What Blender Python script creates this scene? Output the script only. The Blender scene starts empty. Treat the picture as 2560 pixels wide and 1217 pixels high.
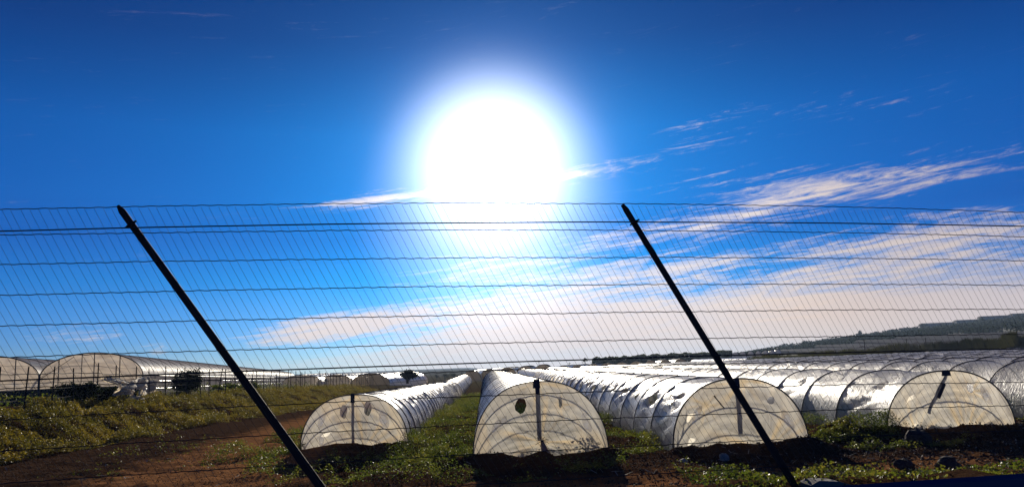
import bpy, math, random
import numpy as np
from mathutils import Vector, Matrix
from mathutils.geometry import delaunay_2d_cdt

S = bpy.context.scene
C = S.collection
R = math.radians
PI = math.pi

# ------------------------------------------------------------------ camera
FPX = 1991.0                       # focal length in pixels of a 2560 px wide frame
CAMZ = 2.75
PITCH, ROLL = R(8.64), R(2.18)
_f = Vector((0, math.cos(PITCH), math.sin(PITCH)))
_r0 = Vector((1, 0, 0)); _u0 = _r0.cross(_f)
_r = math.cos(ROLL)*_r0 - math.sin(ROLL)*_u0
_u = math.cos(ROLL)*_u0 + math.sin(ROLL)*_r0
camd = bpy.data.cameras.new("camera"); camd.lens = 28.0; camd.sensor_width = 36.0
camd.clip_start = 0.05; camd.clip_end = 9000
cam = bpy.data.objects.new("camera", camd); C.objects.link(cam)
cam.matrix_world = Matrix(((_r.x, _u.x, -_f.x, 0), (_r.y, _u.y, -_f.y, 0), (_r.z, _u.z, -_f.z, CAMZ), (0, 0, 0, 1)))
S.camera = cam


def ray(px, py):                   # viewing direction of a photograph pixel
    return (_r*((px-1280)/FPX) + _u*((608.5-py)/FPX) + _f).normalized()


def gp(px, py, z=0.0):             # where that direction meets the level z
    d = ray(px, py); t = (z-CAMZ)/d.z
    return d.x*t, d.y*t


def vp(px, py, Y):                 # where it meets the vertical plane y = Y
    d = ray(px, py); t = Y/d.y
    return d.x*t, Y, CAMZ+d.z*t


# ------------------------------------------------------------------ render look
S.view_settings.view_transform = 'Standard'; S.view_settings.look = 'None'
S.view_settings.exposure = 0.0; S.view_settings.gamma = 1.0
S.render.engine = 'CYCLES'
cy = S.cycles
cy.max_bounces = 10; cy.diffuse_bounces = 3; cy.glossy_bounces = 3
cy.transmission_bounces = 6; cy.transparent_max_bounces = 24
cy.caustics_reflective = False; cy.caustics_refractive = False
cy.sample_clamp_indirect = 4.0
try:
    cy.use_denoising = True
except Exception:
    pass

SUND = ray(1234, 404)
SUN_EL = math.asin(SUND.z); SUN_AZ = math.atan2(SUND.x, SUND.y)   # azimuth from +Y towards +X
sund = bpy.data.lights.new("sun", 'SUN'); sund.energy = 5.0; sund.angle = R(0.5); sund.color = (1.0, 0.90, 0.74)
sun = bpy.data.objects.new("sun", sund); C.objects.link(sun)
sun.rotation_euler = (-SUND).to_track_quat('-Z', 'Y').to_euler()
sun.location = (0, 0, 60)


# ------------------------------------------------------------------ node helper
class NT:
    def __init__(s, tree):
        s.t = tree; s.t.nodes.clear()

    def n(s, typ, props=None, **inp):
        nd = s.t.nodes.new(typ)
        for k, v in (props or {}).items():
            setattr(nd, k, v)
        for k, v in inp.items():
            key = int(k[1:]) if k[0] == '_' and k[1:].isdigit() else k.replace('_', ' ')
            s.put(nd.inputs[key], v)
        return nd

    def put(s, sock, v):
        if isinstance(v, bpy.types.NodeSocket):
            s.t.links.new(v, sock)
        elif isinstance(v, bpy.types.Node):
            s.t.links.new(v.outputs[0], sock)
        elif hasattr(sock.default_value, '__len__') and isinstance(v, (tuple, list)):
            n = len(sock.default_value)
            sock.default_value = (list(v)+[1.0])[:n] if len(v) < n else list(v)[:n]
        else:
            sock.default_value = v

    def m(s, op, a, b=0.0, c=0.0, clamp=False):
        nd = s.n('ShaderNodeMath', {'operation': op, 'use_clamp': clamp}, _0=a)
        if op not in ('SINE', 'COSINE', 'ARCCOSINE', 'ARCSINE', 'ABSOLUTE', 'SQRT', 'EXPONENT', 'FRACT'):
            s.put(nd.inputs[1], b)
        if op in ('MULTIPLY_ADD',):
            s.put(nd.inputs[2], c)
        return nd.outputs[0]

    def v(s, op, a, b=None):
        nd = s.n('ShaderNodeVectorMath', {'operation': op}, _0=a)
        if b is not None:
            s.put(nd.inputs[1], b)
        return nd

    def mix(s, fac, a, b, blend='MIX'):
        nd = s.n('ShaderNodeMix', {'data_type': 'RGBA', 'blend_type': blend})
        s.put(nd.inputs[0], fac); s.put(nd.inputs[6], a); s.put(nd.inputs[7], b)
        return nd.outputs[2]

    def step(s, x, lo, hi, to0=0.0, to1=1.0):
        nd = s.n('ShaderNodeMapRange', {'interpolation_type': 'SMOOTHSTEP'}, _0=x, _1=lo, _2=hi, _3=to0, _4=to1)
        return nd.outputs[0]

    def noise(s, vec, scale, detail=4, rough=0.55, dist=0.0):
        return s.n('ShaderNodeTexNoise', {}, Vector=vec, Scale=scale, Detail=detail, Roughness=rough, Distortion=dist).outputs[0]

    def map(s, vec, loc=(0, 0, 0), rot=(0, 0, 0), sc=(1, 1, 1), typ='POINT'):
        return s.n('ShaderNodeMapping', {'vector_type': typ}, Vector=vec, Location=loc, Rotation=rot, Scale=sc).outputs[0]

    def ramp(s, fac, stops):
        nd = s.n('ShaderNodeValToRGB', {}, Fac=fac)
        el = nd.color_ramp.elements
        el[0].position, el[0].color = stops[0][0], tuple(stops[0][1])+(1,)
        el[1].position, el[1].color = stops[-1][0], tuple(stops[-1][1])+(1,)
        for p, c in stops[1:-1]:
            e = el.new(p); e.color = tuple(c)+(1,)
        return nd.outputs[0]


# ------------------------------------------------------------------ world: sky, cirrus and the glow about the sun
W = bpy.data.worlds.new("World"); S.world = W; W.use_nodes = True
t = NT(W.node_tree)
BG = 0.1
sky = t.n('ShaderNodeTexSky', {'sky_type': 'NISHITA', 'sun_disc': False, 'sun_elevation': SUN_EL, 'sun_rotation': SUN_AZ,
                               'altitude': 100.0, 'air_density': 1.0, 'dust_density': 0.6, 'ozone_density': 2.0})
tc = t.n('ShaderNodeTexCoord').outputs['Generated']
dirn = t.v('NORMALIZE', tc).outputs[0]
sep = t.n('ShaderNodeSeparateXYZ', {}, _0=dirn)
dx, dy, dz = sep.outputs[0], sep.outputs[1], sep.outputs[2]
elev = t.m('ARCSINE', dz); azim = t.m('ARCTAN2', dx, dy)
ang = t.m('ARCCOSINE', t.m('MINIMUM', t.v('DOT_PRODUCT', dirn, tuple(SUND)).outputs[1], 0.999999))
pang = t.n('ShaderNodeCombineXYZ', {}, X=azim, Y=elev, Z=0.0).outputs[0]
TINT = t.ramp(t.m('DIVIDE', elev, 0.55, clamp=True), [
    (0.0, (.15, .36, .90)), (.075, (.075, .30, 1.0)), (.20, (.004, .235, .80)), (.29, (0, .17, .66)), (.38, (0, .205, .70)),
    (.52, (0, .215, .69)), (.60, (0, .18, .59)), (.72, (.002, .125, .45)), (1.0, (0, .08, .32))])
base = t.mix(1.0, sky.outputs[0], TINT, 'MULTIPLY')


def ae(px, py):
    d = ray(px, py); return math.atan2(d.x, d.y), math.asin(d.z)


def band(x0, y0, x1, y1, w, amp):  # soft elliptical patch of cirrus between two directions
    a0, a1 = ae(x0, y0), ae(x1, y1)
    cx, cyy = (a0[0]+a1[0])/2, (a0[1]+a1[1])/2
    L = math.hypot(a1[0]-a0[0], a1[1]-a0[1])
    mp = t.map(pang, (cx, cyy, 0), (0, 0, math.atan2(a1[1]-a0[1], a1[0]-a0[0])), (L*0.62, w/FPX*1.7, 1), 'TEXTURE')
    g = t.n('ShaderNodeTexGradient', {'gradient_type': 'SPHERICAL'}, _0=mp).outputs[1]
    return t.m('MULTIPLY', g, amp)


BANDS = [(740, 516, 1150, 468, 19, 1.35), (1330, 452, 1640, 405, 22, 1.35), (1480, 620, 2060, 505, 36, 1.45), (1880, 520, 2640, 372, 44, .85),
         (1640, 470, 2300, 445, 40, .85), (1600, 365, 1920, 280, 38, .48), (1880, 275, 2500, 232, 24, .34), (1420, 712, 2000, 618, 30, 1.5),
         (1850, 640, 2700, 548, 40, 1.4), (1200, 740, 1640, 570, 60, 1.0), (1650, 718, 2500, 640, 20, 1.15), (540, 852, 1050, 782, 28, 1.8),
         (760, 832, 1750, 728, 50, 1.85), (950, 905, 2000, 800, 60, 1.45), (2150, 690, 3000, 570, 60, .9),
         (50, 845, 330, 828, 26, .85), (340, 880, 460, 862, 15, .95), (1500, 800, 2300, 700, 45, 1.0), (950, 705, 1350, 645, 40, .9)]
VEILS = [(1700, 830, 3100, 690, 125, .95), (760, 935, 3200, 850, 90, 1.5), (950, 885, 2100, 780, 80, .85)]
cov = None
for b in BANDS:
    g = band(*b)
    cov = g if cov is None else t.m('ADD', cov, g)
vei = None
for b in VEILS:
    g = band(*b)
    vei = g if vei is None else t.m('ADD', vei, g)
stre = t.map(pang, (0, 0, 0), (0, 0, R(-5.5)), (1, 1, 1))
n1 = t.noise(t.map(stre, (3, 1, 0), (0, 0, 0), (5.0, 60, 1)), 1.0, 8, .68, 1.5)
n2 = t.noise(t.map(stre, (7, 4, 0), (0, 0, R(14)), (26, 120, 1)), 1.0, 5, .68, 1.6)
nn = t.m('ADD', t.m('MULTIPLY', t.m('SUBTRACT', n1, .5), 4.0), t.m('MULTIPLY', t.m('SUBTRACT', n2, .5), 1.8))
dens = t.step(t.m('ADD', t.m('MULTIPLY', cov, 1.0), t.m('SUBTRACT', nn, .36)), 0.0, 1.5)
dens = t.m('MULTIPLY', dens, t.m('MINIMUM', t.m('MULTIPLY', cov, 3.2), 0.95))
veil = t.m('MULTIPLY', t.step(t.m('ADD', vei, t.m('MULTIPLY', nn, .22)), .08, .95), .9)
dens = t.m('SUBTRACT', t.m('ADD', dens, veil), t.m('MULTIPLY', dens, veil))
warm = t.m('MINIMUM', t.m('ADD', band(1750, 800, 2420, 775, 50, 1.0), band(800, 850, 1250, 800, 45, .9)), 1.0)
ccol = t.mix(warm, (7.8, 6.5, 5.6, 1), (8.8, 6.3, 4.2, 1))
ccol = t.mix(t.step(ang, R(30), R(5)), ccol, (9.6, 9.0, 9.4, 1))
ccol = t.mix(t.m('MULTIPLY', t.step(azim, 0.25, 0.62), .5), ccol, (4.6, 4.3, 5.2, 1))
base = t.mix(dens, base, t.mix(t.m('MULTIPLY', t.step(elev, .10, .01), .55), ccol, (8.4, 6.9, 6.3, 1)))
adeg = t.m('DIVIDE', ang, R(1))
q = t.m('DIVIDE', adeg, 5.25)
core = t.m('MULTIPLY', t.m('EXPONENT', t.m('MULTIPLY', t.m('POWER', q, 2.9), -1.0)), 13.5)
halo = t.m('EXPONENT', t.m('MULTIPLY', t.m('POWER', t.m('DIVIDE', adeg, 5.9), 2.0), -1.0))
wide = t.m('EXPONENT', t.m('DIVIDE', adeg, -6.0))
# forward-scattered glow through the veil of cirrus below the sun
down = t.n('ShaderNodeTexGradient', {'gradient_type': 'SPHERICAL'}, _0=t.map(pang, (ae(1235, 545)[0], ae(1235, 545)[1], 0), (0, 0, 0), (0.185, 0.205, 1), 'TEXTURE')).outputs[1]
glow = t.v('SCALE', (1.0, .985, .97)); t.put(glow.inputs['Scale'], core)
hal = t.v('SCALE', (1.6, 2.1, 3.6)); t.put(hal.inputs['Scale'], halo)
wid = t.v('SCALE', (.6, .35, .5)); t.put(wid.inputs['Scale'], wide)
dwn = t.v('SCALE', (10.5, 10.2, 10.2)); t.put(dwn.inputs['Scale'], t.m('POWER', down, 1.7))
tot = t.v('ADD', t.v('ADD', base, glow.outputs[0]).outputs[0], t.v('ADD', t.v('ADD', hal.outputs[0], wid.outputs[0]).outputs[0], dwn.outputs[0]).outputs[0])
bg = t.n('ShaderNodeBackground', {}, Color=tot.outputs[0], Strength=BG)
t.n('ShaderNodeOutputWorld', {}, Surface=bg.outputs[0])
W.cycles.sampling_method = 'MANUAL'; W.cycles.sample_map_resolution = 512

# ------------------------------------------------------------------ numeric helpers
rng = np.random.default_rng(11)


def smooth(a, b, x):
    k = np.clip((x-a)/(b-a), 0, 1); return k*k*(3-2*k)


def _hash(ix, iy, seed):
    h = (ix.astype(np.int64)*374761393 + iy.astype(np.int64)*668265263 + seed*974711) & 0x7fffffff
    h = ((h ^ (h >> 13))*1274126177) & 0x7fffffff
    return ((h ^ (h >> 16)) & 0xffff)/65535.0


def vnoise(x, y, seed=0):
    x = np.asarray(x, float); y = np.asarray(y, float)
    ix, iy = np.floor(x), np.floor(y); fx, fy = x-ix, y-iy
    fx = fx*fx*(3-2*fx); fy = fy*fy*(3-2*fy)
    a, b = _hash(ix, iy, seed), _hash(ix+1, iy, seed)
    c, d = _hash(ix, iy+1, seed), _hash(ix+1, iy+1, seed)
    return (a*(1-fx)+b*fx)*(1-fy)+(c*(1-fx)+d*fx)*fy - .5


def fbm(x, y, oct=4, seed=0, gain=.5):
    s, a = 0, 1.0
    for k in range(oct):
        s = s + a*vnoise(x*2**k, y*2**k, seed+k*17); a *= gain
    return s


# ------------------------------------------------------------------ where the tunnels stand: (x, y of end, width, height)
AZ = R(2.3)                                     # the rows run this far left of straight ahead
T1 = (-5.86, 29.0, 3.8, 1.93)
T2 = (0.62, 23.9, 3.98, 2.27)
T3 = (6.52, 24.1, 4.05, 2.12)
T4 = (13.86, 26.2, 4.22, 2.06)
ENDS = [T1, T2, T3, T4]


def fence_base(y):
    return -22.7-.06*(y-36)


def hgt(x, y):
    """height of the ground"""
    x = np.asarray(x, float); y = np.asarray(y, float)
    z = 0.003*np.clip(x-8, 0, 200)*smooth(30, 180, y)
    z = z-smooth(70, 20, x)*(2.5*smooth(185, 300, y))-.004*np.maximum(0, y-300)
    z = z-.85*smooth(33, 100, y)*smooth(-1.5, -5, x)
    # grassy bank on the left, falling away with distance
    toe = -18.2-.02*(y-36)+.5*vnoise(y*.12, y*0, 5); top = fence_base(y)+.6
    hb = np.interp(y, [0, 40, 84, 190, 300, 900], [1.42, 1.4, .85, -.7, -2.6, -5.0])
    zl = np.interp(y, [0, 84, 190, 300, 900], [0, 0, -.4, -.6, -1.0])
    low = smooth(-12, -18, x)*zl
    k = smooth(0, 1, (toe-x)/np.maximum(.5, toe-top))
    z = (z+low)*(1-k)+k*hb
    # earth heaped on the film at the tunnel ends
    for (cx, ey, w, h) in ENDS:
        ax = np.abs(x-cx)
        g = smooth(w/2+1.0, w/2-.1, ax)
        dyy = y-(ey-.28)
        z = z+g*.20*np.exp(-(dyy/.42)**2)*(1+.9*vnoise(x*1.7, y*1.7, 3))
    # mound between the third and fourth tunnels
    z = z+.48*np.exp(-(((x-10.4)/1.2)**2+((y-26.4)/.7)**2))+.42*np.exp(-(((x-7.9)/1.0)**2+((y-23.2)/.45)**2))
    z = z+.34*np.exp(-(((x-15.5)/2.6)**2+((y-25.2)/.6)**2))
    # road embankment the fence stands on
    e = y-(6.0+.17*x)
    z = np.where(e > 3.6, z, np.maximum(z, 1.72*(1-smooth(.35, 3.6, e)) - .5*smooth(-2.2, -3.2, e) + .04*fbm(x*1.3, y*1.3, 2, 9)))
    near = smooth(220, 40, y)
    field = smooth(-3.0, 1.5, e)
    z = z+near*field*(.07*fbm(x*.5, y*.5, 3, 21)+.13*fbm(x*1.9, y*1.9, 4, 33, .65)*smooth(60, 20, y))
    # shallow wheel ruts of the track
    tr = x-(-8.2-.085*(y-14))
    z = z-near*field*.06*(np.exp(-((tr-.85)/.28)**2)+np.exp(-((tr+.85)/.28)**2))
    return z


# ------------------------------------------------------------------ mesh helpers
def mesh_obj(name, V, F, mat, parent=None, smoothed=False, loc=None):
    me = bpy.data.meshes.new(name)
    V = np.asarray(V, dtype=np.float32)
    if isinstance(F, np.ndarray):
        nf, k = F.shape
        me.vertices.add(len(V)); me.vertices.foreach_set('co', V.ravel())
        me.loops.add(nf*k); me.loops.foreach_set('vertex_index', F.astype(np.int32).ravel())
        me.polygons.add(nf)
        me.polygons.foreach_set('loop_start', np.arange(0, nf*k, k, dtype=np.int32))
        me.update(calc_edges=True); me.validate()
    else:
        me.from_pydata([tuple(map(float, v)) for v in V], [], F); me.update()
    if smoothed:
        me.polygons.foreach_set('use_smooth', [True]*len(me.polygons))
    me.materials.append(mat)
    o = bpy.data.objects.new(name, me); C.objects.link(o)
    if parent is not None:
        o.parent = parent
    if loc is not None:
        o.location = loc
    return o


class MB:
    def __init__(s):
        s.V = []; s.F = []

    def add(s, V, F):
        b = len(s.V); s.V.extend([tuple(map(float, v)) for v in V]); s.F.extend([tuple(int(i)+b for i in f) for f in F]); return s

    def box(s, c, d, rz=0.0, taper=1.0):
        x, y, z = [k/2 for k in d]; cs, sn = math.cos(rz), math.sin(rz); V = []
        for sz in (-1, 1):
            tp = taper if sz > 0 else 1.0
            for sx, sy in ((-1, -1), (1, -1), (1, 1), (-1, 1)):
                px, py = sx*x*tp, sy*y*tp
                V.append((c[0]+px*cs-py*sn, c[1]+px*sn+py*cs, c[2]+sz*z))
        return s.add(V, [(3, 2, 1, 0), (4, 5, 6, 7), (0, 1, 5, 4), (1, 2, 6, 5), (2, 3, 7, 6), (3, 0, 4, 7)])

    def tube(s, P, r, n=6, caps=True):
        V, F = tube(P, r, n, caps); return s.add(V, F)

    def build(s, name, mat, parent=None, smoothed=False):
        return mesh_obj(name, s.V, s.F, mat, parent, smoothed)


def tube(P, r, n=6, caps=True):
    P = [Vector(p) for p in P]; m = len(P)
    rr = r if hasattr(r, '__len__') else [r]*m
    V = []; F = []; up = None
    for i in range(m):
        tg = (P[min(i+1, m-1)]-P[max(i-1, 0)]).normalized()
        if up is None:
            up = Vector((0, 0, 1)) if abs(tg.z) < .9 else Vector((1, 0, 0))
        a = tg.cross(up)
        if a.length < 1e-5:
            a = tg.cross(Vector((1, 0, .1)))
        a.normalize(); b = a.cross(tg); up = b
        for k in range(n):
            th = 2*PI*k/n
            V.append(tuple(P[i]+a*(rr[i]*math.cos(th))+b*(rr[i]*math.sin(th))))
    for i in range(m-1):
        for k in range(n):
            k2 = (k+1) % n
            F.append((i*n+k, i*n+k2, (i+1)*n+k2, (i+1)*n+k))
    if caps:
        F.append(tuple(range(n-1, -1, -1))); F.append(tuple((m-1)*n+k for k in range(n)))
    return V, F


def empty(name, loc, rz=0.0):
    o = bpy.data.objects.new(name, None); C.objects.link(o); o.location = loc; o.rotation_euler = (0, 0, rz)
    o.empty_display_size = .3
    return o


def tag(o, label=None, cat=None, group=None, kind=None):
    if label: o['label'] = label
    if cat: o['category'] = cat
    if group: o['group'] = group
    if kind: o['kind'] = kind
    return o


def leaves(P, size, seed=0, flat=.35, aspect=.6):
    """small leaf-shaped faces at the points P"""
    g = np.random.default_rng(seed); n = len(P)
    nrm = g.normal(size=(n, 3)); nrm[:, 2] = np.abs(nrm[:, 2])+flat
    nrm /= np.linalg.norm(nrm, axis=1)[:, None]
    a = np.cross(nrm, g.normal(size=(n, 3))); a /= np.linalg.norm(a, axis=1)[:, None]
    b = np.cross(nrm, a)
    sz = (np.asarray(size)*(.6+.8*g.random(n)))[:, None]
    V = np.stack([P-a*sz*.5, P+b*sz*.5*aspect+nrm*sz*.06, P+a*sz*.5-nrm*sz*.08, P-b*sz*.5*aspect+nrm*sz*.06], 1).reshape(-1, 3)
    return V, np.arange(4*n).reshape(-1, 4)


def blades(P, h, w, seed=0, lean=.25):
    """upright grass or reed blades rooted at P"""
    g = np.random.default_rng(seed); n = len(P)
    th = g.random(n)*2*PI; hh = (h*(.55+.7*g.random(n)))[:, None] if hasattr(h, '__len__') else (h*(.55+.7*g.random(n)))[:, None]
    s = np.stack([np.cos(th), np.sin(th), np.zeros(n)], 1)*w/2
    ph = g.random(n)*2*PI; ln = np.stack([np.cos(ph), np.sin(ph), np.zeros(n)], 1)*hh*lean*g.random(n)[:, None]
    up = np.array([0, 0, 1.0])
    V = np.stack([P-s, P+s, P+s*.7+ln*.45+up*hh*.6, P+ln+up*hh], 1).reshape(-1, 3)
    return V, np.arange(4*n).reshape(-1, 4)


# ------------------------------------------------------------------ materials
def new_mat(name):
    m = bpy.data.materials.new(name); m.use_nodes = True
    return m, NT(m.node_tree)


def out(t, surf, disp=None):
    o = t.n('ShaderNodeOutputMaterial', {}, Surface=surf)
    return o


def bump(t, h, dist, strength=1.0):
    return t.n('ShaderNodeBump', {}, Height=h, Distance=dist, Strength=strength).outputs[0]


def mat_plain(name, col, rough=.6, metal=0.0, var=.25, scale=6.0, bmp=.004):
    m, t = new_mat(name)
    oc = t.n('ShaderNodeTexCoord').outputs['Object']
    n = t.noise(oc, scale, 5, .6)
    c = t.mix(n, tuple(k*(1-var) for k in col)+(1,), tuple(min(1, k*(1+var)) for k in col)+(1,))
    p = t.n('ShaderNodeBsdfPrincipled', {}, Base_Color=c, Roughness=rough, Metallic=metal, Normal=bump(t, n, bmp))
    out(t, p); return m


def mat_film(name, dif=(.78, .76, .74), tra=(.86, .80, .72), clear=.30, gloss=.11, rough=.24, bscale=1.0, dirt=.5, tr_amt=.68, wr=(2.5, 9, 2.5), frk=.6, folds=False):
    """thin polythene: part milky, part clear, with a greasy shine"""
    m, t = new_mat(name)
    oc = t.n('ShaderNodeTexCoord').outputs['Object']
    d1 = t.noise(oc, .9, 5, .62, .4); d2 = t.noise(oc, 5.5, 4, .6)
    w1 = t.noise(t.map(oc, (0, 0, 0), (0, 0, .3), wr), 1.6, 4, .55, .8)
    w2 = t.noise(oc, 3.2, 3, .5, 1.5)
    nrm = bump(t, t.m('ADD', w1, t.m('MULTIPLY', w2, .6)), .045*bscale, .9)
    dirtm = t.m('MULTIPLY', t.step(t.m('MULTIPLY_ADD', d2, .35, t.m('MULTIPLY', d1, .8)), .42, .78), dirt)
    dc = t.mix(dirtm, dif+(1,), tuple(k*.62 for k in dif)+(1,))
    tcx = t.mix(dirtm, tra+(1,), (tra[0]*.6, tra[1]*.52, tra[2]*.42, 1))
    if folds:                          # gathered film lies in several layers and is milkier there
        fo = t.n('ShaderNodeAttribute', {'attribute_name': 'folds'}).outputs['Fac']
        tcx = t.mix(fo, tcx, (1.0, .80, .50, 1)); dc = t.mix(fo, dc, (.86, .82, .76, 1))
    D = t.n('ShaderNodeBsdfDiffuse', {}, Color=dc, Normal=nrm)
    T = t.n('ShaderNodeBsdfTranslucent', {}, Color=tcx, Normal=nrm)
    mx = t.n('ShaderNodeMixShader', {}, _0=tr_amt, _1=D.outputs[0], _2=T.outputs[0])
    cl = t.step(d1, .3, .7, clear*1.3, clear*.6)
    if folds: cl = t.m('MULTIPLY', cl, t.m('SUBTRACT', 1.0, t.m('MULTIPLY', fo, .9)))
    TR = t.n('ShaderNodeBsdfTransparent', {}, Color=(.985, .975, .955, 1))
    mx2 = t.n('ShaderNodeMixShader', {}, _0=cl, _1=mx.outputs[0], _2=TR.outputs[0])
    G = t.n('ShaderNodeBsdfGlossy', {}, Color=(1, 1, 1, 1), Roughness=rough, Normal=nrm)
    fa = t.n('ShaderNodeLayerWeight', {}, Blend=.5, Normal=nrm).outputs['Facing']
    fac = t.m('MINIMUM', t.m('ADD', t.m('MULTIPLY', t.m('POWER', fa, 5.0), frk), gloss), .7)
    mx3 = t.n('ShaderNodeMixShader', {}, _0=fac, _1=mx2.outputs[0], _2=G.outputs[0])
    out(t, mx3); return m


def mat_leaf(name, cols, trans=.55, gloss=.06):
    m, t = new_mat(name)
    rnd = t.n('ShaderNodeNewGeometry').outputs['Random Per Island']
    oc = t.n('ShaderNodeTexCoord').outputs['Object']
    n = t.noise(oc, .55, 3, .6)
    f = t.m('ADD', t.m('MULTIPLY', rnd, .5), t.m('MULTIPLY', t.step(n, .3, .7), .5))
    k = len(cols)-1
    c = t.ramp(f, [(i/k, col) for i, col in enumerate(cols)])
    D = t.n('ShaderNodeBsdfDiffuse', {}, Color=c)
    T = t.n('ShaderNodeBsdfTranslucent', {}, Color=t.mix(1.0, c, (1.25, 1.2, .55, 1), 'MULTIPLY'))
    mx = t.n('ShaderNodeMixShader', {}, _0=trans, _1=D.outputs[0], _2=T.outputs[0])
    G = t.n('ShaderNodeBsdfGlossy', {}, Roughness=.42)
    mx2 = t.n('ShaderNodeMixShader', {}, _0=gloss, _1=mx.outputs[0], _2=G.outputs[0])
    out(t, mx2); return m


def mat_soil():
    m, t = new_mat("soil")
    oc = t.n('ShaderNodeTexCoord').outputs['Object']
    sp = t.n('ShaderNodeSeparateXYZ', {}, _0=oc); x, y = sp.outputs[0], sp.outputs[1]
    big = t.noise(oc, .22, 5, .6); mid = t.noise(oc, 1.6, 6, .65); fine = t.noise(oc, 9.0, 6, .7)
    dark = t.mix(fine, (.026, .015, .010, 1), (.11, .062, .038, 1))
    red = t.mix(fine, (.16, .068, .028, 1), (.48, .235, .10, 1))
    # the beaten track: reddish earth along a line that runs away on the left, and across the headland
    tr = t.m('ABSOLUTE', t.m('ADD', x, t.m('ADD', t.m('MULTIPLY', y, .085), 7.0)))
    trk = t.step(t.m('ADD', tr, t.m('MULTIPLY', t.m('SUBTRACT', mid, .5), 4.6)), 3.8, 1.7)
    hd = t.m('ABSOLUTE', t.m('ADD', t.m('SUBTRACT', y, t.m('MULTIPLY', x, .12)), -17.3))
    hed = t.m('MULTIPLY', t.step(t.m('ADD', hd, t.m('MULTIPLY', t.m('SUBTRACT', mid, .5), 3.6)), 3.6, 1.0), t.step(x, -3, 9, .75, 1.0))
    k = t.m('MAXIMUM', trk, hed)
    k = t.m('MAXIMUM', t.m('MULTIPLY', k, t.step(big, .25, .5, .8, 1.0)), t.m('MULTIPLY', t.step(mid, .62, .8), .5))
    c = t.mix(k, dark, red)
    far = t.step(y, 70, 190)
    c = t.mix(far, c, (.10, .085, .05, 1))
    h = t.m('ADD', t.m('MULTIPLY', mid, .6), t.m('MULTIPLY', fine, .5))
    p = t.n('ShaderNodeBsdfPrincipled', {}, Base_Color=c, Roughness=1.0, Specular_IOR_Level=0.0, Normal=bump(t, h, .12))
    out(t, p); return m


M = {}
M['soil'] = mat_soil()
M['film_clear'] = mat_film("clear_film", clear=.55, gloss=.02, rough=.46, bscale=.6, dif=(.80, .78, .79), tra=(.92, .87, .82), dirt=.35, tr_amt=.70, frk=.42)
M['film_side'] = mat_film("tunnel_film", clear=.44, gloss=.03, rough=.42, bscale=.8, dif=(.85, .83, .83), tra=(.95, .89, .81), wr=(2.0, 6, 2.0), dirt=.25, tr_amt=.68, frk=.5)
M['film_end'] = mat_film("end_film", clear=.22, gloss=.015, rough=.25, dif=(.86, .84, .80), tra=(1.0, .96, .85), dirt=.24, wr=(7, 1, 1.4), tr_amt=.86, folds=True, frk=.5)
M['film_house'] = mat_film("greenhouse_film", clear=.30, gloss=.0, rough=.5, dif=(.60, .56, .58), tra=(.84, .76, .72), dirt=.45, bscale=.4, frk=.15)
M['film_gable'] = mat_film("gable_film", clear=.16, gloss=.0, rough=.45, dif=(.62, .56, .50), tra=(.92, .81, .68), dirt=.3, bscale=.3, tr_amt=.84, frk=.1)
M['film_far'] = mat_film("far_film", clear=.05, gloss=.14, rough=.3, dif=(.76, .74, .76), tra=(.82, .76, .68), dirt=.25)
M['film_far'].name = 'far_film'
M['film_field'] = mat_film("dusty_film", clear=.05, gloss=.0, rough=.5, dif=(.40, .38, .36), tra=(.45, .40, .35), dirt=.4, frk=.12)
M['film_ochre'] = mat_film("yellowed_film", clear=.06, gloss=.05, rough=.3, dif=(.60, .52, .36), tra=(.80, .64, .38), dirt=.35, frk=.2)
M['bundle'] = mat_film("bundled_film", clear=.0, gloss=.03, rough=.35, dif=(.42, .33, .27), tra=(.45, .33, .24), dirt=.6, tr_amt=.5, wr=(14, 14, 2))
M['patch'] = mat_film("patch_film", clear=.55, gloss=.10, rough=.2, dif=(.9, .9, .9), tra=(.98, .97, .95), dirt=.0, tr_amt=.8)
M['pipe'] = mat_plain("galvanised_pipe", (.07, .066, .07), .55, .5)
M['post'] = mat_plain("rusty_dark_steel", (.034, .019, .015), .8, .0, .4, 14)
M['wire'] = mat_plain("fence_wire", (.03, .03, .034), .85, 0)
M['stay'] = mat_plain("stay_wire", (.075, .073, .075), .9, 0)
M['strap'] = mat_plain("dark_cloth_strap", (.035, .035, .05), .9)
M['wood'] = mat_plain("old_pole_wood", (.07, .055, .045), .85, 0, .35, 9)
M['cloth'] = mat_film("torn_white_sheet", clear=.0, gloss=.03, rough=.5, dif=(.70, .60, .46), tra=(.96, .82, .58), dirt=.4, tr_amt=.72, bscale=1.6, frk=.05)
M['rail'] = mat_plain("blue_paint", (.005, .03, .105), .5, 0, .12, 3, .002)
M['concrete'] = mat_plain("concrete", (.20, .185, .17), .9, 0, .3, 12, .01)
M['stone'] = mat_plain("field_stone", (.075, .058, .046), .95, 0, .55, 7, .05)
M['palestone'] = mat_plain("pale_stone", (.42, .37, .30), .9, 0, .3, 9, .02)
M['weed'] = mat_leaf("weed_leaves", [(.03, .05, .012), (.065, .10, .020), (.14, .16, .034), (.24, .21, .06)], .58)
M['bankgrass'] = mat_leaf("bank_grass", [(.045, .050, .013), (.11, .10, .02), (.20, .16, .03), (.30, .21, .05)], .6)
M['crop'] = mat_leaf("crop_leaves", [(.02, .055, .02), (.04, .09, .03), (.06, .12, .04)], .4)
M['bush'] = mat_leaf("bush_leaves", [(.010, .018, .010), (.02, .03, .014), (.035, .045, .02)], .25, .03)
M['tree'] = mat_leaf("tree_leaves", [(.012, .018, .012), (.022, .030, .018), (.034, .042, .024)], .25, .03)
M['reed'] = mat_leaf("reed_blades", [(.03, .035, .012), (.055, .055, .02), (.09, .08, .03)], .4, .03)
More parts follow.
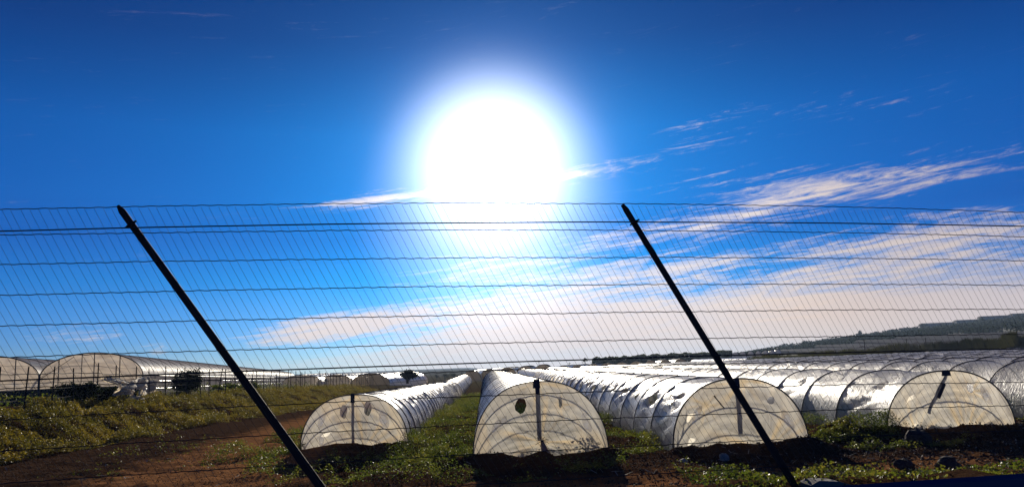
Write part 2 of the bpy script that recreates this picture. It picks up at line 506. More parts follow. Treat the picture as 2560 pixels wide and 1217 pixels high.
M['hillwood'] = mat_leaf("hill_scrub", [(.012, .02, .014), (.02, .03, .02), (.03, .04, .025)], .2, .0)
M['hedge'] = mat_leaf("hedge_leaves", [(.04, .05, .03), (.06, .075, .045), (.075, .09, .055)], .35, .0)
M['hill'] = mat_plain("hill_earth", (.055, .06, .04), .95, 0, .4, .03, .3)
M['bark'] = mat_plain("bark", (.05, .038, .03), .9, 0, .3, 5)
M['wall'] = mat_plain("farm_wall", (.38, .35, .32), .9, 0, .12, .6)
M['roof'] = mat_plain("farm_roof", (.24, .17, .13), .9, 0, .2, .6)
M['dark'] = mat_plain("window_opening", (.03, .03, .035), .4)
M['asphalt'] = mat_plain("asphalt", (.05, .05, .052), .9, 0, .25, 30)
M['clod'] = mat_plain("clods", (.085, .052, .034), .95, 0, .5, 5, .02)
M['litter'] = mat_plain("dry_stalks", (.34, .30, .24), .85, 0, .4, 4)

# ------------------------------------------------------------------ ground
xs = np.concatenate([-np.geomspace(3500, 34, 34), np.arange(-32, 32.01, .25), np.geomspace(34, 3500, 40)])
ys = np.concatenate([[-400, -120, -40, -15, -6], np.arange(-2, 46, .22), np.arange(46, 110, 1.0), np.geomspace(111, 5500, 46)])
X, Y = np.meshgrid(xs, ys)
Z = hgt(X, Y)
nx, ny = len(xs), len(ys)
idx = np.arange(nx*ny).reshape(ny, nx)
Fg = np.stack([idx[:-1, :-1], idx[:-1, 1:], idx[1:, 1:], idx[1:, :-1]], -1).reshape(-1, 4)
tag(mesh_obj("ground", np.stack([X, Y, Z], -1).reshape(-1, 3), Fg, M['soil'], smoothed=True), kind='structure')
rd = np.array([(x, y) for y in np.linspace(-6, 2.2, 6) for x in np.linspace(-60, 60, 40)])
rz = np.full(len(rd), 1.36)
rd[:, 1] += .17*rd[:, 0]-.3
ii = np.arange(240).reshape(6, 40)
tag(mesh_obj("road", np.c_[rd, rz], np.stack([ii[:-1, :-1], ii[:-1, 1:], ii[1:, 1:], ii[1:, :-1]], -1).reshape(-1, 4), M['asphalt']), kind='structure')


# ------------------------------------------------------------------ low tunnels
def prof(s, w, h, p=.88):
    """point of the tunnel's cross-section, s from 0 (left foot) to 1"""
    th = PI*np.asarray(s, float); c, sn = np.cos(th), np.sin(th)
    return -w/2*np.sign(c)*np.abs(c)**p, h*np.abs(sn)**.86


def film_cover(L, hoops, w, h, mat, parent, holes=(), seed=0, nu=30, per=5, ret_pos=False, amp=1.0):
    hoops = np.asarray(hoops, float)

    def pos(s, y):
        s = np.asarray(s, float); y = np.asarray(y, float)
        i = np.clip(np.searchsorted(hoops, y, 'right')-1, 0, len(hoops)-2)
        f = np.clip((y-hoops[i])/np.maximum(1e-6, hoops[i+1]-hoops[i]), 0, 1)
        sag = np.sin(PI*f)
        px, pz = prof(s, w, h)
        rad = 1-.020*sag*amp*(1+.8*vnoise(i*3.1, i*0+seed, 7))
        # taut folds fanning from the hoops, loose folds low down
        low = np.clip(1-pz/h*1.5, 0, 1)
        wr = .020*vnoise(s*34+seed, y*1.1, 4)*(.35+sag)+.05*low*sag*vnoise(s*9, y*4.5+seed, 8)
        wr += .014*np.sin(s*70+y*3.0+i*2.0)*sag*(vnoise(s*4, i*1.7+seed, 14) > .05)
        rad = rad+wr*amp
        jit = .03*vnoise(i*1.3+seed, s*0+2, 12)
        return np.stack([px*rad+jit, y+0*px, pz*np.maximum(.9, rad)-.03], -1)
    yy = np.concatenate([hoops[k]+(hoops[k+1]-hoops[k])*np.arange(per)/per for k in range(len(hoops)-1)]+[[hoops[-1]]])
    ss = np.linspace(0, 1, nu+1)
    if not holes:
        SS, YY = np.meshgrid(ss, yy)
        V = pos(SS, YY).reshape(-1, 3)
        ii = np.arange(len(V)).reshape(len(yy), nu+1)
        F = np.stack([ii[:-1, :-1], ii[:-1, 1:], ii[1:, 1:], ii[1:, :-1]], -1).reshape(-1, 4)
        return mesh_obj("film_cover", V, F, mat, parent, True)
    K = 6.0                                    # scale of s so both directions are in metres
    SS, YY = np.meshgrid(ss, yy)
    P = np.stack([SS.ravel()*K, YY.ravel()], -1)
    keep = np.ones(len(P), bool)
    for (hs, hy, rs, ry, _k) in holes:
        q = ((P[:, 0]-hs*K)/(rs+.05))**2+((P[:, 1]-hy)/(ry+.05))**2
        keep &= q > 1
    pts = [Vector((a, b)) for a, b in P[keep]]
    for hk, (hs, hy, rs, ry, rg) in enumerate(holes):
        for k in range(22):
            a = 2*PI*k/22; j = 1+rg*math.sin(a*3+hk*1.7)+.5*rg*math.sin(a*5+hk)
            pts.append(Vector((hs*K+rs*j*math.cos(a), hy+ry*j*math.sin(a))))
    r = delaunay_2d_cdt(pts, [], [], 0, 1e-5)
    V2 = np.array([(v.x, v.y) for v in r[0]]); T = np.array([tuple(f) for f in r[2] if len(f) == 3])
    cen = V2[T].mean(1); ok = np.ones(len(T), bool)
    for (hs, hy, rs, ry, rg) in holes:
        ok &= ((cen[:, 0]-hs*K)/(rs*.93))**2+((cen[:, 1]-hy)/(ry*.93))**2 > 1
    return mesh_obj("film_cover", pos(V2[:, 0]/K, V2[:, 1]), T[ok], mat, parent, True)


def end_sheet(w, h, mat, parent, holes=(), gather=None, seed=0, res=.042, y0=0.0, name="end_sheet", bulge=.05, clearp=()):
    holes = list(holes)+[(p[0], p[1], p[2]*.8, p[3]*.62) for p in clearp]
    n = 64; s = np.linspace(0, 1, n+1); bx, bz = prof(s, w, h)
    pts = [(a, b-.03) for a, b in zip(bx, bz)]
    for x in np.arange(-w/2+.05, w/2-.03, res):
        for z in np.arange(-.02, h, res):
            sx = abs(x)/(w/2)
            # inside test against the profile
            if z < np.interp(x, bx, bz)-.04:
                if all(((x-hx)/(rx+.02))**2+((z-hz)/(rz+.02))**2 > 1 for hx, hz, rx, rz in holes):
                    pts.append((x, z))
        pts.append((x, -.03))
    for hk, (hx, hz, rx, rz) in enumerate(holes):
        for k in range(26):
            a = 2*PI*k/26; j = 1+.10*math.sin(2*a+hk)+.06*math.sin(5*a+hk*2)
            pts.append((hx+rx*j*math.cos(a), hz+rz*j*math.sin(a)))
    r = delaunay_2d_cdt([Vector(p) for p in pts], [], [], 0, 1e-5)
    V2 = np.array([(v.x, v.y) for v in r[0]]); T = np.array([tuple(f) for f in r[2] if len(f) == 3])
    cen = V2[T].mean(1); ok = np.ones(len(T), bool)
    for hx, hz, rx, rz in holes:
        ok &= ((cen[:, 0]-hx)/(rx*.9))**2+((cen[:, 1]-hz)/(rz*.9))**2 > 1
    x, z = V2[:, 0], V2[:, 1]
    edge = np.clip((np.interp(x, bx, bz)-z)/.25, 0, 1)
    edge = np.where(z > h*.999, 0, edge)
    d = -bulge*edge*np.sin(PI*np.clip(z/h, 0, 1))*(1+vnoise(x*.8, z*.8, seed))
    d += .035*edge*fbm(x*1.5, z*.8, 3, seed+3)
    fo = np.zeros(len(x))
    for (gx, gz, amp, k, reach) in (gather or []):
        ph = np.arctan2(x-gx, z-gz); rr = np.hypot(x-gx, z-gz)
        st = np.abs(np.sin(ph*k*.55+2.6*vnoise(ph*3.1, rr*.25, seed+9)))
        on = smooth(-.12, .22, vnoise(ph*5.5+seed, rr*.35+3, seed+21))
        fall = np.exp(-(rr/reach)**1.5)*np.clip(rr/.10, 0, 1)
        d += 1.5*edge*amp*fall*(st**.7-.5)
        d -= .10*np.exp(-(rr/.22)**2)*edge
        fo = np.maximum(fo, np.minimum(1, 1.7*fall)*on*st**2)
        fo = np.maximum(fo, np.exp(-(rr/.16)**2))
    fo = np.maximum(fo, .5*smooth(.05, .4, fbm(x*2.2+z*.8, z*.7, 3, seed+40)))
    V = np.stack([x, y0+d, z], -1)
    ob = mesh_obj(name, V, T[ok], mat, parent, True)
    at = ob.data.attributes.new('folds', 'FLOAT', 'POINT'); at.data.foreach_set('value', np.clip(fo, 0, 1).astype(np.float32))
    return ob


def hoop(w, h, y, parent, r=.021, mat=None, n=30, sides=6, k=1.003):
    s = np.linspace(0, 1, n+1); x, z = prof(s, w*k, h*k)
    z = z-.03; z[0] = z[-1] = -.25
    V, F = tube([(a, y, b) for a, b in zip(x, z)], r, sides)
    return mesh_obj("hoop", V, F, mat or M['pipe'], parent, True)


def blade_patch(parent, cx, cz, rx, rz, ang, mat, y=-.05):
    mb = MB(); n = 18; V = []; F = []
    ca, sa = math.cos(ang), math.sin(ang)
    for lay in (0, .012):
        for k in range(n):
            a = 2*PI*k/n; px = (rx*1.1+.025)*math.cos(a); pz = rz*1.12*math.sin(a)*(1+.15*math.cos(a))
            V.append((cx+px*ca-pz*sa, y-lay, cz+px*sa+pz*ca))
    F = [tuple(range(n-1, -1, -1)), tuple(range(n, 2*n))]+[(k, (k+1) % n, n+(k+1) % n, n+k) for k in range(n)]
    return mesh_obj("patch", V, F, mat, parent)


def tunnel_root(name, x, y, rz=AZ, pitch=0.0, dz=0.0):
    o = empty(name, (x, y, float(hgt(x, y+1.5))*0+dz)); o.rotation_euler = (pitch, 0, rz); return o


LEN = 72.0
# --- first tunnel from the left
x, y, w, h = T1
r1 = tunnel_root("tunnel", x, y, AZ, -.0112)
tag(r1, "smaller plastic tunnel left of the grassy aisle, two torn slits like eyes in its end", "tunnel", "plastic tunnels in the front block")
hp1 = np.concatenate([[0, 1.5], 1.5+np.cumsum(np.full(34, 1.95)+.15*rng.normal(size=34))])
film_cover(LEN, hp1, w, h, M['film_side'], r1, holes=[(.36, 4.2, .22, .2, .2)], seed=1, amp=1.1)
PT1 = [(-1.15, 1.05, .07, .24, -.45), (1.05, 1.0, .12, .28, .35), (-1.15, .38, .06, .17, -.1)]
end_sheet(w, h, M['film_end'], r1, holes=[(-.38, 1.32, .13, .27), (.48, 1.42, .12, .30)], gather=[(.35, .0, .10, 15, 1.3), (.05, 1.85, .07, 9, .8)], seed=1, clearp=PT1)
for yy in hp1: hoop(w, h, yy, r1)
MB().box((-.05, .13, h*.5), (.10, .05, h*.98)).build("end_post", M['wood'], r1)
MB().box((-.05, -.04, h-.14), (.15, .03, .34), 0, .9).build("strap", M['strap'], r1)
for p in PT1: blade_patch(r1, *p, M['patch'])
end_sheet(w, h, M['film_end'], r1, seed=5, res=.2, y0=hp1[-1])

# --- second tunnel
x, y, w, h = T2
r2 = tunnel_root("tunnel", x, y)
tag(r2, "nearest plastic tunnel in the centre, one round hole and a knotted gather in its end", "tunnel", "plastic tunnels in the front block")
hp2 = np.concatenate([[0, 1.6], 1.6+np.cumsum(np.full(36, 1.9)+.2*rng.normal(size=36))])
film_cover(LEN, hp2, w, h, M['film_side'], r2, seed=2, amp=.36)
PT2 = [(-1.30, 1.0, .05, .2, -.6), (-1.08, 1.14, .04, .16, -.6), (1.36, 1.0, .08, .26, .35)]
end_sheet(w, h, M['film_end'], r2, holes=[(-.55, 1.55, .175, .24), (.62, 1.62, .05, .19)], gather=[(.02, .50, .13, 16, 1.2), (0, 2.2, .05, 8, .7), (.62, 1.55, .05, 9, .3)], seed=2, clearp=PT2)
for yy in hp2: hoop(w, h, yy, r2, .018, k=.9995)
MB().box((-.03, .12, h*.62), (.13, .06, h*.72)).build("end_post", M['wood'], r2)
mb = MB().box((-.06, -.05, h-.10), (.22, .04, .26), 0, .8); mb.box((-.04, -.05, h-.30), (.12, .03, .2), .1); mb.build("strap", M['strap'], r2)
# twisted bundle of film under the knot
P = [(.02, -.20, .56), (.05, -.22, .42), (.09, -.23, .27), (.16, -.24, .10), (.2, -.25, -.1)]
V, F = tube(P, [.04, .075, .11, .15, .18], 10); V = [(a*1.0, b*.9, c) for a, b, c in V]
mesh_obj("gathered_film", V, F, M['bundle'], r2, True)
mb = MB()
for k in range(7):
    a = -2.6+k*.75; mb.tube([(.02, -.24, .54), (.02+.14*math.cos(a), -.25, .54+.10*math.sin(a)), (.02+.22*math.cos(a), -.22, .51+.14*math.sin(a))], .007, 4)
mb.build("knot_string", M['strap'], r2)
for p in PT2: blade_patch(r2, *p, M['patch'])
end_sheet(w, h, M['film_end'], r2, seed=6, res=.2, y0=hp2[-1])

# --- third tunnel, big round vents along its flank
x, y, w, h = T3
r3 = tunnel_root("tunnel", x, y)
tag(r3, "plastic tunnel with a row of round vent holes along its left flank", "tunnel", "plastic tunnels in the front block")
hp3 = np.concatenate([[0], np.cumsum(np.full(24, 2.95)+.22*rng.normal(size=24))])
hol = []
for k in range(16):
    c = (hp3[k]+hp3[k+1])/2
    hol.append((.235+.012*rng.normal(), c+.2*rng.normal(), .27+.05*rng.random(), (.34 if k else .26)+.12*rng.random(), .07))
film_cover(LEN, hp3, w, h, M['film_side'], r3, holes=hol, seed=3, amp=1.9)
PT3 = [(-1.28, 1.1, .07, .26, -.5), (1.42, .85, .09, .28, .5)]
end_sheet(w, h, M['film_end'], r3, holes=[(.98, 1.42, .12, .12)], gather=[(.75, -.05, .10, 17, 1.4), (0.2, 2.0, .06, 9, .8), (-1.0, 1.35, .04, 9, .4)], seed=3, clearp=PT3)
for yy in hp3: hoop(w, h, yy, r3, .024)
MB().box((0, .12, h*.62), (.14, .06, h*.74)).build("end_post", M['wood'], r3)
MB().box((0, -.04, h-.15), (.17, .03, .30), 0, .8).build("strap", M['strap'], r3)
for p in PT3: blade_patch(r3, *p, M['patch'])
MB().tube([(-.72, -.05, 1.62), (-.45, -.08, 1.25)], .018, 5).build("tear", M['strap'], r3)
end_sheet(w, h, M['film_end'], r3, seed=7, res=.2, y0=hp3[-1])

# --- fourth tunnel, leaning pole
x, y, w, h = T4
r4 = tunnel_root("tunnel", x, y)
tag(r4, "clear plastic tunnel with a pole leaning inside its end and crops showing through", "tunnel", "plastic tunnels in the front block")
hp4 = np.concatenate([[0], np.cumsum(np.full(22, 3.35)+.2*rng.normal(size=22))])
film_cover(LEN, hp4, w, h, M['film_clear'], r4, holes=[(.33, 5.2, .18, .16, .25), (.30, 1.7, .2, .25, .3), (.31, 8.4, .15, .15, .2)], seed=4, amp=1.6)
PT4 = [(1.22, 1.2, .09, .30, .42)]
end_sheet(w, h, M['film_end'], r4, holes=[(.72, 1.45, .10, .16)], gather=[(.45, -.1, .15, 19, 1.3), (.72, 1.35, .05, 9, .4), (-1.2, -.1, .10, 15, .9)], seed=4, clearp=PT4)
for yy in hp4: hoop(w, h, yy, r4, .024)
V, F = tube([(-.72, .1, .75), (-.30, .08, 1.45), (.05, .05, h-.1)], [.055, .06, .05], 7)
mesh_obj("end_post", V, F, M['wood'], r4, True)
mb = MB().box((0, -.04, h-.10), (.30, .03, .18), 0, .8); mb.tube([(-.12, -.07, 1.62), (-.36, -.06, 1.18)], .055, 6); mb.build("strap", M['strap'], r4)
for p in PT4: blade_patch(r4, *p, M['patch'])
end_sheet(w, h, M['film_clear'], r4, seed=8, res=.2, y0=hp4[-1])

# --- the other rows of the front block, to the right: one built, the rest copied
def make_row(x, y, w, h, n, gap, seed, mat):
    r = tunnel_root("tunnel", x, y)
    hp = np.arange(n+1)*gap+np.r_[0, .2*np.random.default_rng(seed).normal(size=n)]
    film_cover(0, hp, w, h, mat, r, seed=seed, nu=24, per=4, amp=1.7)
    end_sheet(w, h, M['film_end'], r, seed=seed, res=.09, gather=[(.3, -.1, .12, 12, 1.2)])
    end_sheet(w, h, mat, r, seed=seed+1, res=.2, y0=hp[-1])
    for yy in hp: hoop(w, h, yy, r, .025, None, 22, 5)
    return r


def copy_thing(root, x, y, pitch, dz, label, group):
    r = root.copy(); C.objects.link(r); r.location = (x, y, dz); r.rotation_euler = (pitch, 0, AZ)
    r['label'] = label; r['group'] = group
    for ch in list(root.children):
        c = ch.copy(); C.objects.link(c); c.parent = r
    return r


ORD = ["first", "second", "third", "fourth", "fifth", "sixth", "seventh", "eighth", "ninth", "tenth", "eleventh", "twelfth", "thirteenth",
       "fourteenth", "fifteenth", "sixteenth", "seventeenth", "eighteenth", "nineteenth", "twentieth"]
protoA = make_row(21.2, 30.0, 4.3, 2.2, 20, 3.3, 31, M['film_clear'])
protoB = make_row(28.5, 31.0, 4.3, 2.2, 20, 3.3, 47, M['film_side'])
GA = "plastic tunnels in the front block"
tag(protoA, "first plastic tunnel right of the one with the leaning pole", "tunnel", GA)
tag(protoB, "second plastic tunnel right of the one with the leaning pole", "tunnel", GA)


def lie(x, y0, y1):
    xa, xb = x-.04*0, x-.04*(y1-y0)
    za, zb = float(hgt(x, y0)), float(hgt(xb, y1))
    za = min(max(za, -1.), 4); zb = min(max(zb, -1.3), 5)
    return za, math.atan2(zb-za, y1-y0)


for o in (protoA, protoB):
    za, pt = lie(o.location.x, o.location.y, o.location.y+66); o.location.z = za-.03; o.rotation_euler.x = pt
for k in range(2, 16):
    x = 28.5+6.7*(k-1)+.3*rng.normal(); y = 31+1.1*(k-1)+1.2*rng.normal()
    za, pt = lie(x, y, y+66)
    copy_thing((protoA, protoB)[k % 2], x, y, pt, za-.03, ORD[k]+" plastic tunnel right of the one with the leaning pole", GA)


# --- second block beyond the cross path: film and ribs, too small for more parts
def small_tunnel(name, w, h, n, gap, mat, seed=0, ends=True):
    """shell with proud dark ribs on its hoops and sheeted ends, one mesh"""
    s = np.linspace(0, 1, 15); px, pz = prof(s, w, h)
    V = []; F = []; fm = []
    for k in range(n*3+1):
        f = (k % 3)/3; sg = 1-.024*math.sin(PI*f)*1.15
        for a, b in zip(px, pz): V.append((a*sg, k*gap/3, b*sg))
    m = len(s)
    for k in range(n*3):
        for j in range(m-1):
            F.append((k*m+j, k*m+j+1, (k+1)*m+j+1, (k+1)*m+j)); fm.append(0)
    if ends:
        F.append(tuple(range(m-1, -1, -1))); fm.append(0)
        F.append(tuple(n*3*m+j for j in range(m))); fm.append(0)
    for k in range(n+1):
        v, f = tube([(a*1.002, k*gap, b*1.002) for a, b in zip(px, pz)], .022, 4, False)
        b0 = len(V); V += v
        for q in f: F.append(tuple(i+b0 for i in q)); fm.append(1)
    o = mesh_obj(name, V, F, mat, None, True); o.data.materials.append(M['pipe'])
    o.data.polygons.foreach_set('material_index', fm); o.data.update()
    return o


GB = "plastic tunnels in the block beyond the cross path"
protoS = small_tunnel("tunnel", 4.3, 2.15, 26, 3.0, M['film_side'], 3)
for k in range(24):
    x = -8.75+6.7*k+.3*rng.normal()*(k > 0); y = 101+.6*k+1.5*rng.normal()*(k > 0)
    o = protoS if k == 0 else protoS.copy()
    if k: C.objects.link(o)
    za, pt = lie(x, y, y+75)
    o.location = (x, y, za-.03); o.rotation_euler = (pt, 0, AZ)
    if k == 0: o.scale = (.88, 1, .89)
    tag(o, ("leftmost tunnel beyond the cross path, in line behind the smaller tunnel" if k == 0 else
            (ORD[k-1] if k <= 20 else {21: "twenty-first", 22: "twenty-second", 23: "last"}[k])+" tunnel counted rightwards from the leftmost one beyond the cross path"), "tunnel", GB)

# ------------------------------------------------------------------ weeds, crops, stones
def scatter(n, x0, x1, y0, y1, seed, dens=None):
    g = np.random.default_rng(seed); x = x0+(x1-x0)*g.random(n); y = y0+(y1-y0)*g.random(n)
    if dens is not None:
        k = dens(x, y) > g.random(n); x, y = x[k], y[k]
    return x, y, g


def axis_x(cx, ey, y):
    return cx-math.tan(AZ)*(y-ey)


def weed_mat(name, parts, mat, hscale, lsize, seed, kind='stuff', label=None, cat=None, mult=1):
    Vs = []; base = 0; Fs = []
    for (x, y) in parts:
        g = np.random.default_rng(seed+len(x))
        if mult > 1:               # several leaves to a sprig
            x = np.repeat(x, mult)+.06*g.normal(size=len(x)*mult); y = np.repeat(y, mult)+.06*g.normal(size=len(x))
        cl = np.clip(1.9*fbm(x*.9, y*.8, 4, seed+5, .6)+.40, 0.02, 1.3)
        z = hgt(x, y)+hscale*cl*(.15+.85*g.random(len(x))**.6)
        V, F = leaves(np.stack([x, y, z], -1), lsize, seed+len(x)); Vs.append(V); Fs.append(F+base); base += len(V)
    o = mesh_obj(name, np.concatenate(Vs), np.concatenate(Fs), mat); tag(o, label, cat, None, kind); return o


def patchy(scale, thr, sh, seed):
    return lambda x, y: smooth(thr, thr+sh, fbm(x*scale, y*scale, 3, seed, .55))


parts = []
def aisle(cxa, eya, wa, cxb, eyb, wb, y0, y1, n, seed, thr=-.35):
    g = np.random.default_rng(seed); y = y0+(y1-y0)*g.random(n)**1.35; u = g.random(n)
    xa = axis_x(cxa, eya, y)+wa/2-.15; xb = axis_x(cxb, eyb, y)-wb/2+.15
    x = xa+(xb-xa)*u
    k = smooth(thr, thr+.3, fbm(x*.6, y*.6, 3, seed)) > g.random(n)
    parts.append((x[k], y[k]))


aisle(*T1[:3], *T2[:3], 23.5, 100, 40000, 1, -.16)
aisle(*T2[:3], *T3[:3], 23.2, 90, 34000, 2, -.14)
aisle(*T3[:3], *T4[:3], 25.5, 90, 22000, 3, -.25)
aisle(*T4[:3], 21.7, 30, 4.3, 28, 80, 16000, 4, -.2)
x, y, g = scatter(22000, -10.4, -7.6, 24, 62, 9, patchy(.5, -.2, .2, 4)); parts.append((x, y))
x, y, g = scatter(26000, -7.5, 2.8, 19.5, 27.5, 10, lambda x, y: smooth(.04, .24, fbm(x*.55, y*.7, 3, 44))*smooth(18.8, 21.5, y)*(1-.93*smooth(-1.7, -1.2, x)*smooth(21.6, 22.4, y))); parts.append((x, y))
x, y, g = scatter(9000, -2.6, 7.0, 17.0, 22.5, 12, lambda x, y: smooth(.22, .4, fbm(x*.7, y*.7, 3, 51))); parts.append((x, y))
x, y, g = scatter(9000, 8.8, 13.5, 23.0, 27, 13, lambda x, y: smooth(-.05, .2, fbm(x*.9, y*.9, 3, 61))); parts.append((x, y))
x, y, g = scatter(4000, -17, -10, 17, 36, 14, lambda x, y: smooth(.32, .5, fbm(x*.6, y*.6, 3, 71))); parts.append((x, y))
weed_mat("ground_cover", parts, M['weed'], .42, .052, 100, mult=3, label="green weeds filling the aisles between the tunnels", cat="weeds")

# dense yellowish grass on the left bank
g = np.random.default_rng(5); n = 150000
y = 24+110*g.random(n)**1.6; toe = -18.2-.02*(y-36)+.5*vnoise(y*.12, y*0, 5); top = fence_base(y)-1.2
x = top+(toe+.5-top)*g.random(n)
k = smooth(-.42, -.1, fbm(x*.5, y*.5, 3, 81)) > g.random(n)
weed_mat("bank_grass", [(x[k], y[k])], M['bankgrass'], .50, .062, 200, mult=3, label="yellowish grass covering the earth bank on the left", cat="grass")
# rough growth beyond the fence under the greenhouse
x, y, g = scatter(30000, -46, -23, 40, 120, 15, lambda x, y: smooth(-.1, .25, fbm(x*.3, y*.3, 3, 91))*(x < fence_base(y)-.3))
weed_mat("rough_grass", [(x, y)], M['weed'], .9, .16, 300, label="rough green growth between the left wire fence and the greenhouse", cat="grass")

# low leaves on the embankment by the road fence
x, y, g = scatter(9000, 1.5, 7, 5.9, 9, 16, lambda x, y: smooth(-.15, .15, fbm(x*1.2, y*1.2, 3, 95))*(np.abs(y-(6.6+.17*x)) < .6))
weed_mat("verge_plants", [(x, y)], M['weed'], .13, .03, 400, mult=3, label="small leafy plants on the verge behind the blue rail", cat="weeds")

# crops in the tunnels
parts = []
for (cx, ey, w, h), n in ((T2, 9000), (T3, 9000), (T4, 26000), ((21.7, 30, 4.3, 2.2), 16000)):
    g = np.random.default_rng(int(cx*10)); y = ey+.5+26*g.random(n)**1.4
    lane = np.floor(g.random(n)*4)-1.5; x = axis_x(cx, ey, y)+lane*.9+.22*g.normal(size=n)
    parts.append((x, y))
weed_mat("crop_plants", parts, M['crop'], .55, .10, 500, label="leafy crop rows growing inside the plastic tunnels", cat="crop")

# clods and dry litter on the headland
def clods(n, size, mat, name, label, cat, seed, region):
    g = np.random.default_rng(seed); x, y, _ = scatter(n, *region, seed); z = hgt(x, y)
    s = size*(.4+1.3*g.random(n)**3)
    O = np.array([(1, 0, 0), (-1, 0, 0), (0, 1, 0), (0, -1, 0), (0, 0, 1), (0, 0, -1)], float)
    V = np.stack([x, y, z+s*.25], -1)[:, None, :]+O[None]*s[:, None, None]*(.55+.9*g.random((n, 6, 1)))+.25*s[:, None, None]*g.normal(size=(n, 6, 3))
    T = np.array([(0, 2, 4), (2, 1, 4), (1, 3, 4), (3, 0, 4), (2, 0, 5), (1, 2, 5), (3, 1, 5), (0, 3, 5)])
    F = (T[None]+6*np.arange(n)[:, None, None]).reshape(-1, 3)
    tag(mesh_obj(name, V.reshape(-1, 3), F, mat), label, cat, None, 'stuff')


clods(26000, .038, M['clod'], "soil_clods", "dark clods of earth strewn over the headland", "clods", 21, (-20, 24, 12, 30))
clods(7000, .06, M['clod'], "rough_clods", "rough lumps of turned earth in front of the right-hand tunnels", "clods", 24, (3, 24, 13.5, 24.5))
clods(1200, .03, M['palestone'], "gravel", "small pale stones strewn over the headland", "gravel", 22, (-18, 22, 12, 26))
x, y, g = scatter(1600, -19, 22, 12, 34, 23, lambda x, y: smooth(-.05, .3, fbm(x*.5, y*.5, 3, 99)))
n = len(x); th = g.random(n)*PI; L = .06+.16*g.random(n)**2; z = hgt(x, y)+.03
d = np.stack([np.cos(th)*L, np.sin(th)*L, .06*g.normal(size=n)], -1); P = np.stack([x, y, z], -1); s = np.stack([-np.sin(th), np.cos(th), 0*th], -1)*.012
V = np.stack([P-d-s, P-d+s, P+d+s, P+d-s+[0, 0, .01]], 1).reshape(-1, 3)
tag(mesh_obj("dry_litter", V, np.arange(4*n).reshape(-1, 4), M['litter']), "dry pale stalks littering the bare earth", "litter", None, 'stuff')


def rock(name, x, y, d, mat, seed, label, zoff=0.0):
    g = np.random.default_rng(seed); import bmesh
    bm = bmesh.new(); bmesh.ops.create_icosphere(bm, subdivisions=3, radius=1)
    for v in bm.verts:
        c = v.co; k = 1+.42*float(fbm(c.x*1.5+seed, c.y*1.3+c.z*1.3, 4, seed, .6))+.14*float(vnoise(c.x*6, c.z*6+c.y*5, seed))
        v.co = Vector((c.x*d[0]*k, c.y*d[1]*k, c.z*d[2]*k))
    me = bpy.data.meshes.new(name); bm.to_mesh(me); bm.free(); me.materials.append(mat)
    o = bpy.data.objects.new(name, me); C.objects.link(o); o.location = (x, y, float(hgt(x, y))+d[2]*.35+zoff)
    tag(o, label, "rock", "stones on the headland"); return o


def at_ground(px, py):
    for _ in range(3):
        z = 0.0
        for _k in range(6):
            a = gp(px, py, z); z = float(hgt(a[0], a[1]))
    return a


for k, (px, py, d, mt, lb) in enumerate([
        (2372, 1182, (.30, .24, .24), 'stone', "large dark boulder behind the blue rail"),
        (2262, 1176, (.24, .2, .15), 'stone', "grey-brown rock left of the large dark boulder"),
        (1812, 1152, (.13, .1, .15), 'palestone', "upright pale stone in front of the vented tunnel"),
        (1710, 1155, (.11, .1, .07), 'palestone', "low pale stone left of the upright pale stone"),
        (1105, 1172, (.09, .08, .07), 'stone', "small brown stone in front of the central tunnel"),
        (2300, 1110, (.34, .3, .30), 'stone', "dark boulder at the foot of the tunnel with the leaning pole")]):
    a = at_ground(px, py); rock("rock", a[0], a[1], d, M[mt], 40+k, lb)

# ------------------------------------------------------------------ roadside wire fence with two leaning posts
FD = 6.0; ca, sa = math.cos(R(9.6)), math.sin(R(9.6)); FN = Vector((-sa, ca, 0)); F0 = Vector((0, FD, 0))


def fp(px, py):                    # a direction carried out to the plane of the fence: (distance along it, height)
    d = ray(px, py); o = Vector((0, 0, CAMZ)); tt = (F0-o).dot(FN)/d.dot(FN); p = o+d*tt
    return p.x/ca, p.z


def f3(u, z, off=0.0):
    return (u*ca-sa*off, FD+u*sa+ca*off, z)


fz = empty("wire_fence", f3(-1.0, 1.6)); tag(fz, "tall wire mesh fence in front with two dark posts leaning left", "fence")
F_ROOT = Vector(fz.location)


def fpart(name, V, F, mat, sm=True):
    return mesh_obj(name, [tuple(Vector(v)-F_ROOT) for v in V], F, mat, fz, sm)


WIRES = [(524, 508, 531, 1), (578, 556, 566, 0), (588, 575, 592, 1), (661, 644, 652, 1), (738, 714, 713, 1), (815, 785, 773, 1), (893, 856, 835, 1),
         (952, 904, 871, 0), (972, 924, 892, 1), (1050, 986, 955, 1), (1128, 1056, 1012, 1), (1208, 1130, 1075, 1), (1290, 1205, 1135, 1)]
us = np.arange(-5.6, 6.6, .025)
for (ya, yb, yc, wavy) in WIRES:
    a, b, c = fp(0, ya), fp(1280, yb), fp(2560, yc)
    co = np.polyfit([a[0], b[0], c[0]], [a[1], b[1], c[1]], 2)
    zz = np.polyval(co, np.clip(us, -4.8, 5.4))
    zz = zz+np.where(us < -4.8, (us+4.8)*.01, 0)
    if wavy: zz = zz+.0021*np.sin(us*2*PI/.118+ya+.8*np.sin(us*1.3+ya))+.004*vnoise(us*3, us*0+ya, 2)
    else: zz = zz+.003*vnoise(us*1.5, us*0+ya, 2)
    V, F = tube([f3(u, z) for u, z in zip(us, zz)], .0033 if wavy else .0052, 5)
    fpart("line_wire", V, F, M['wire'])
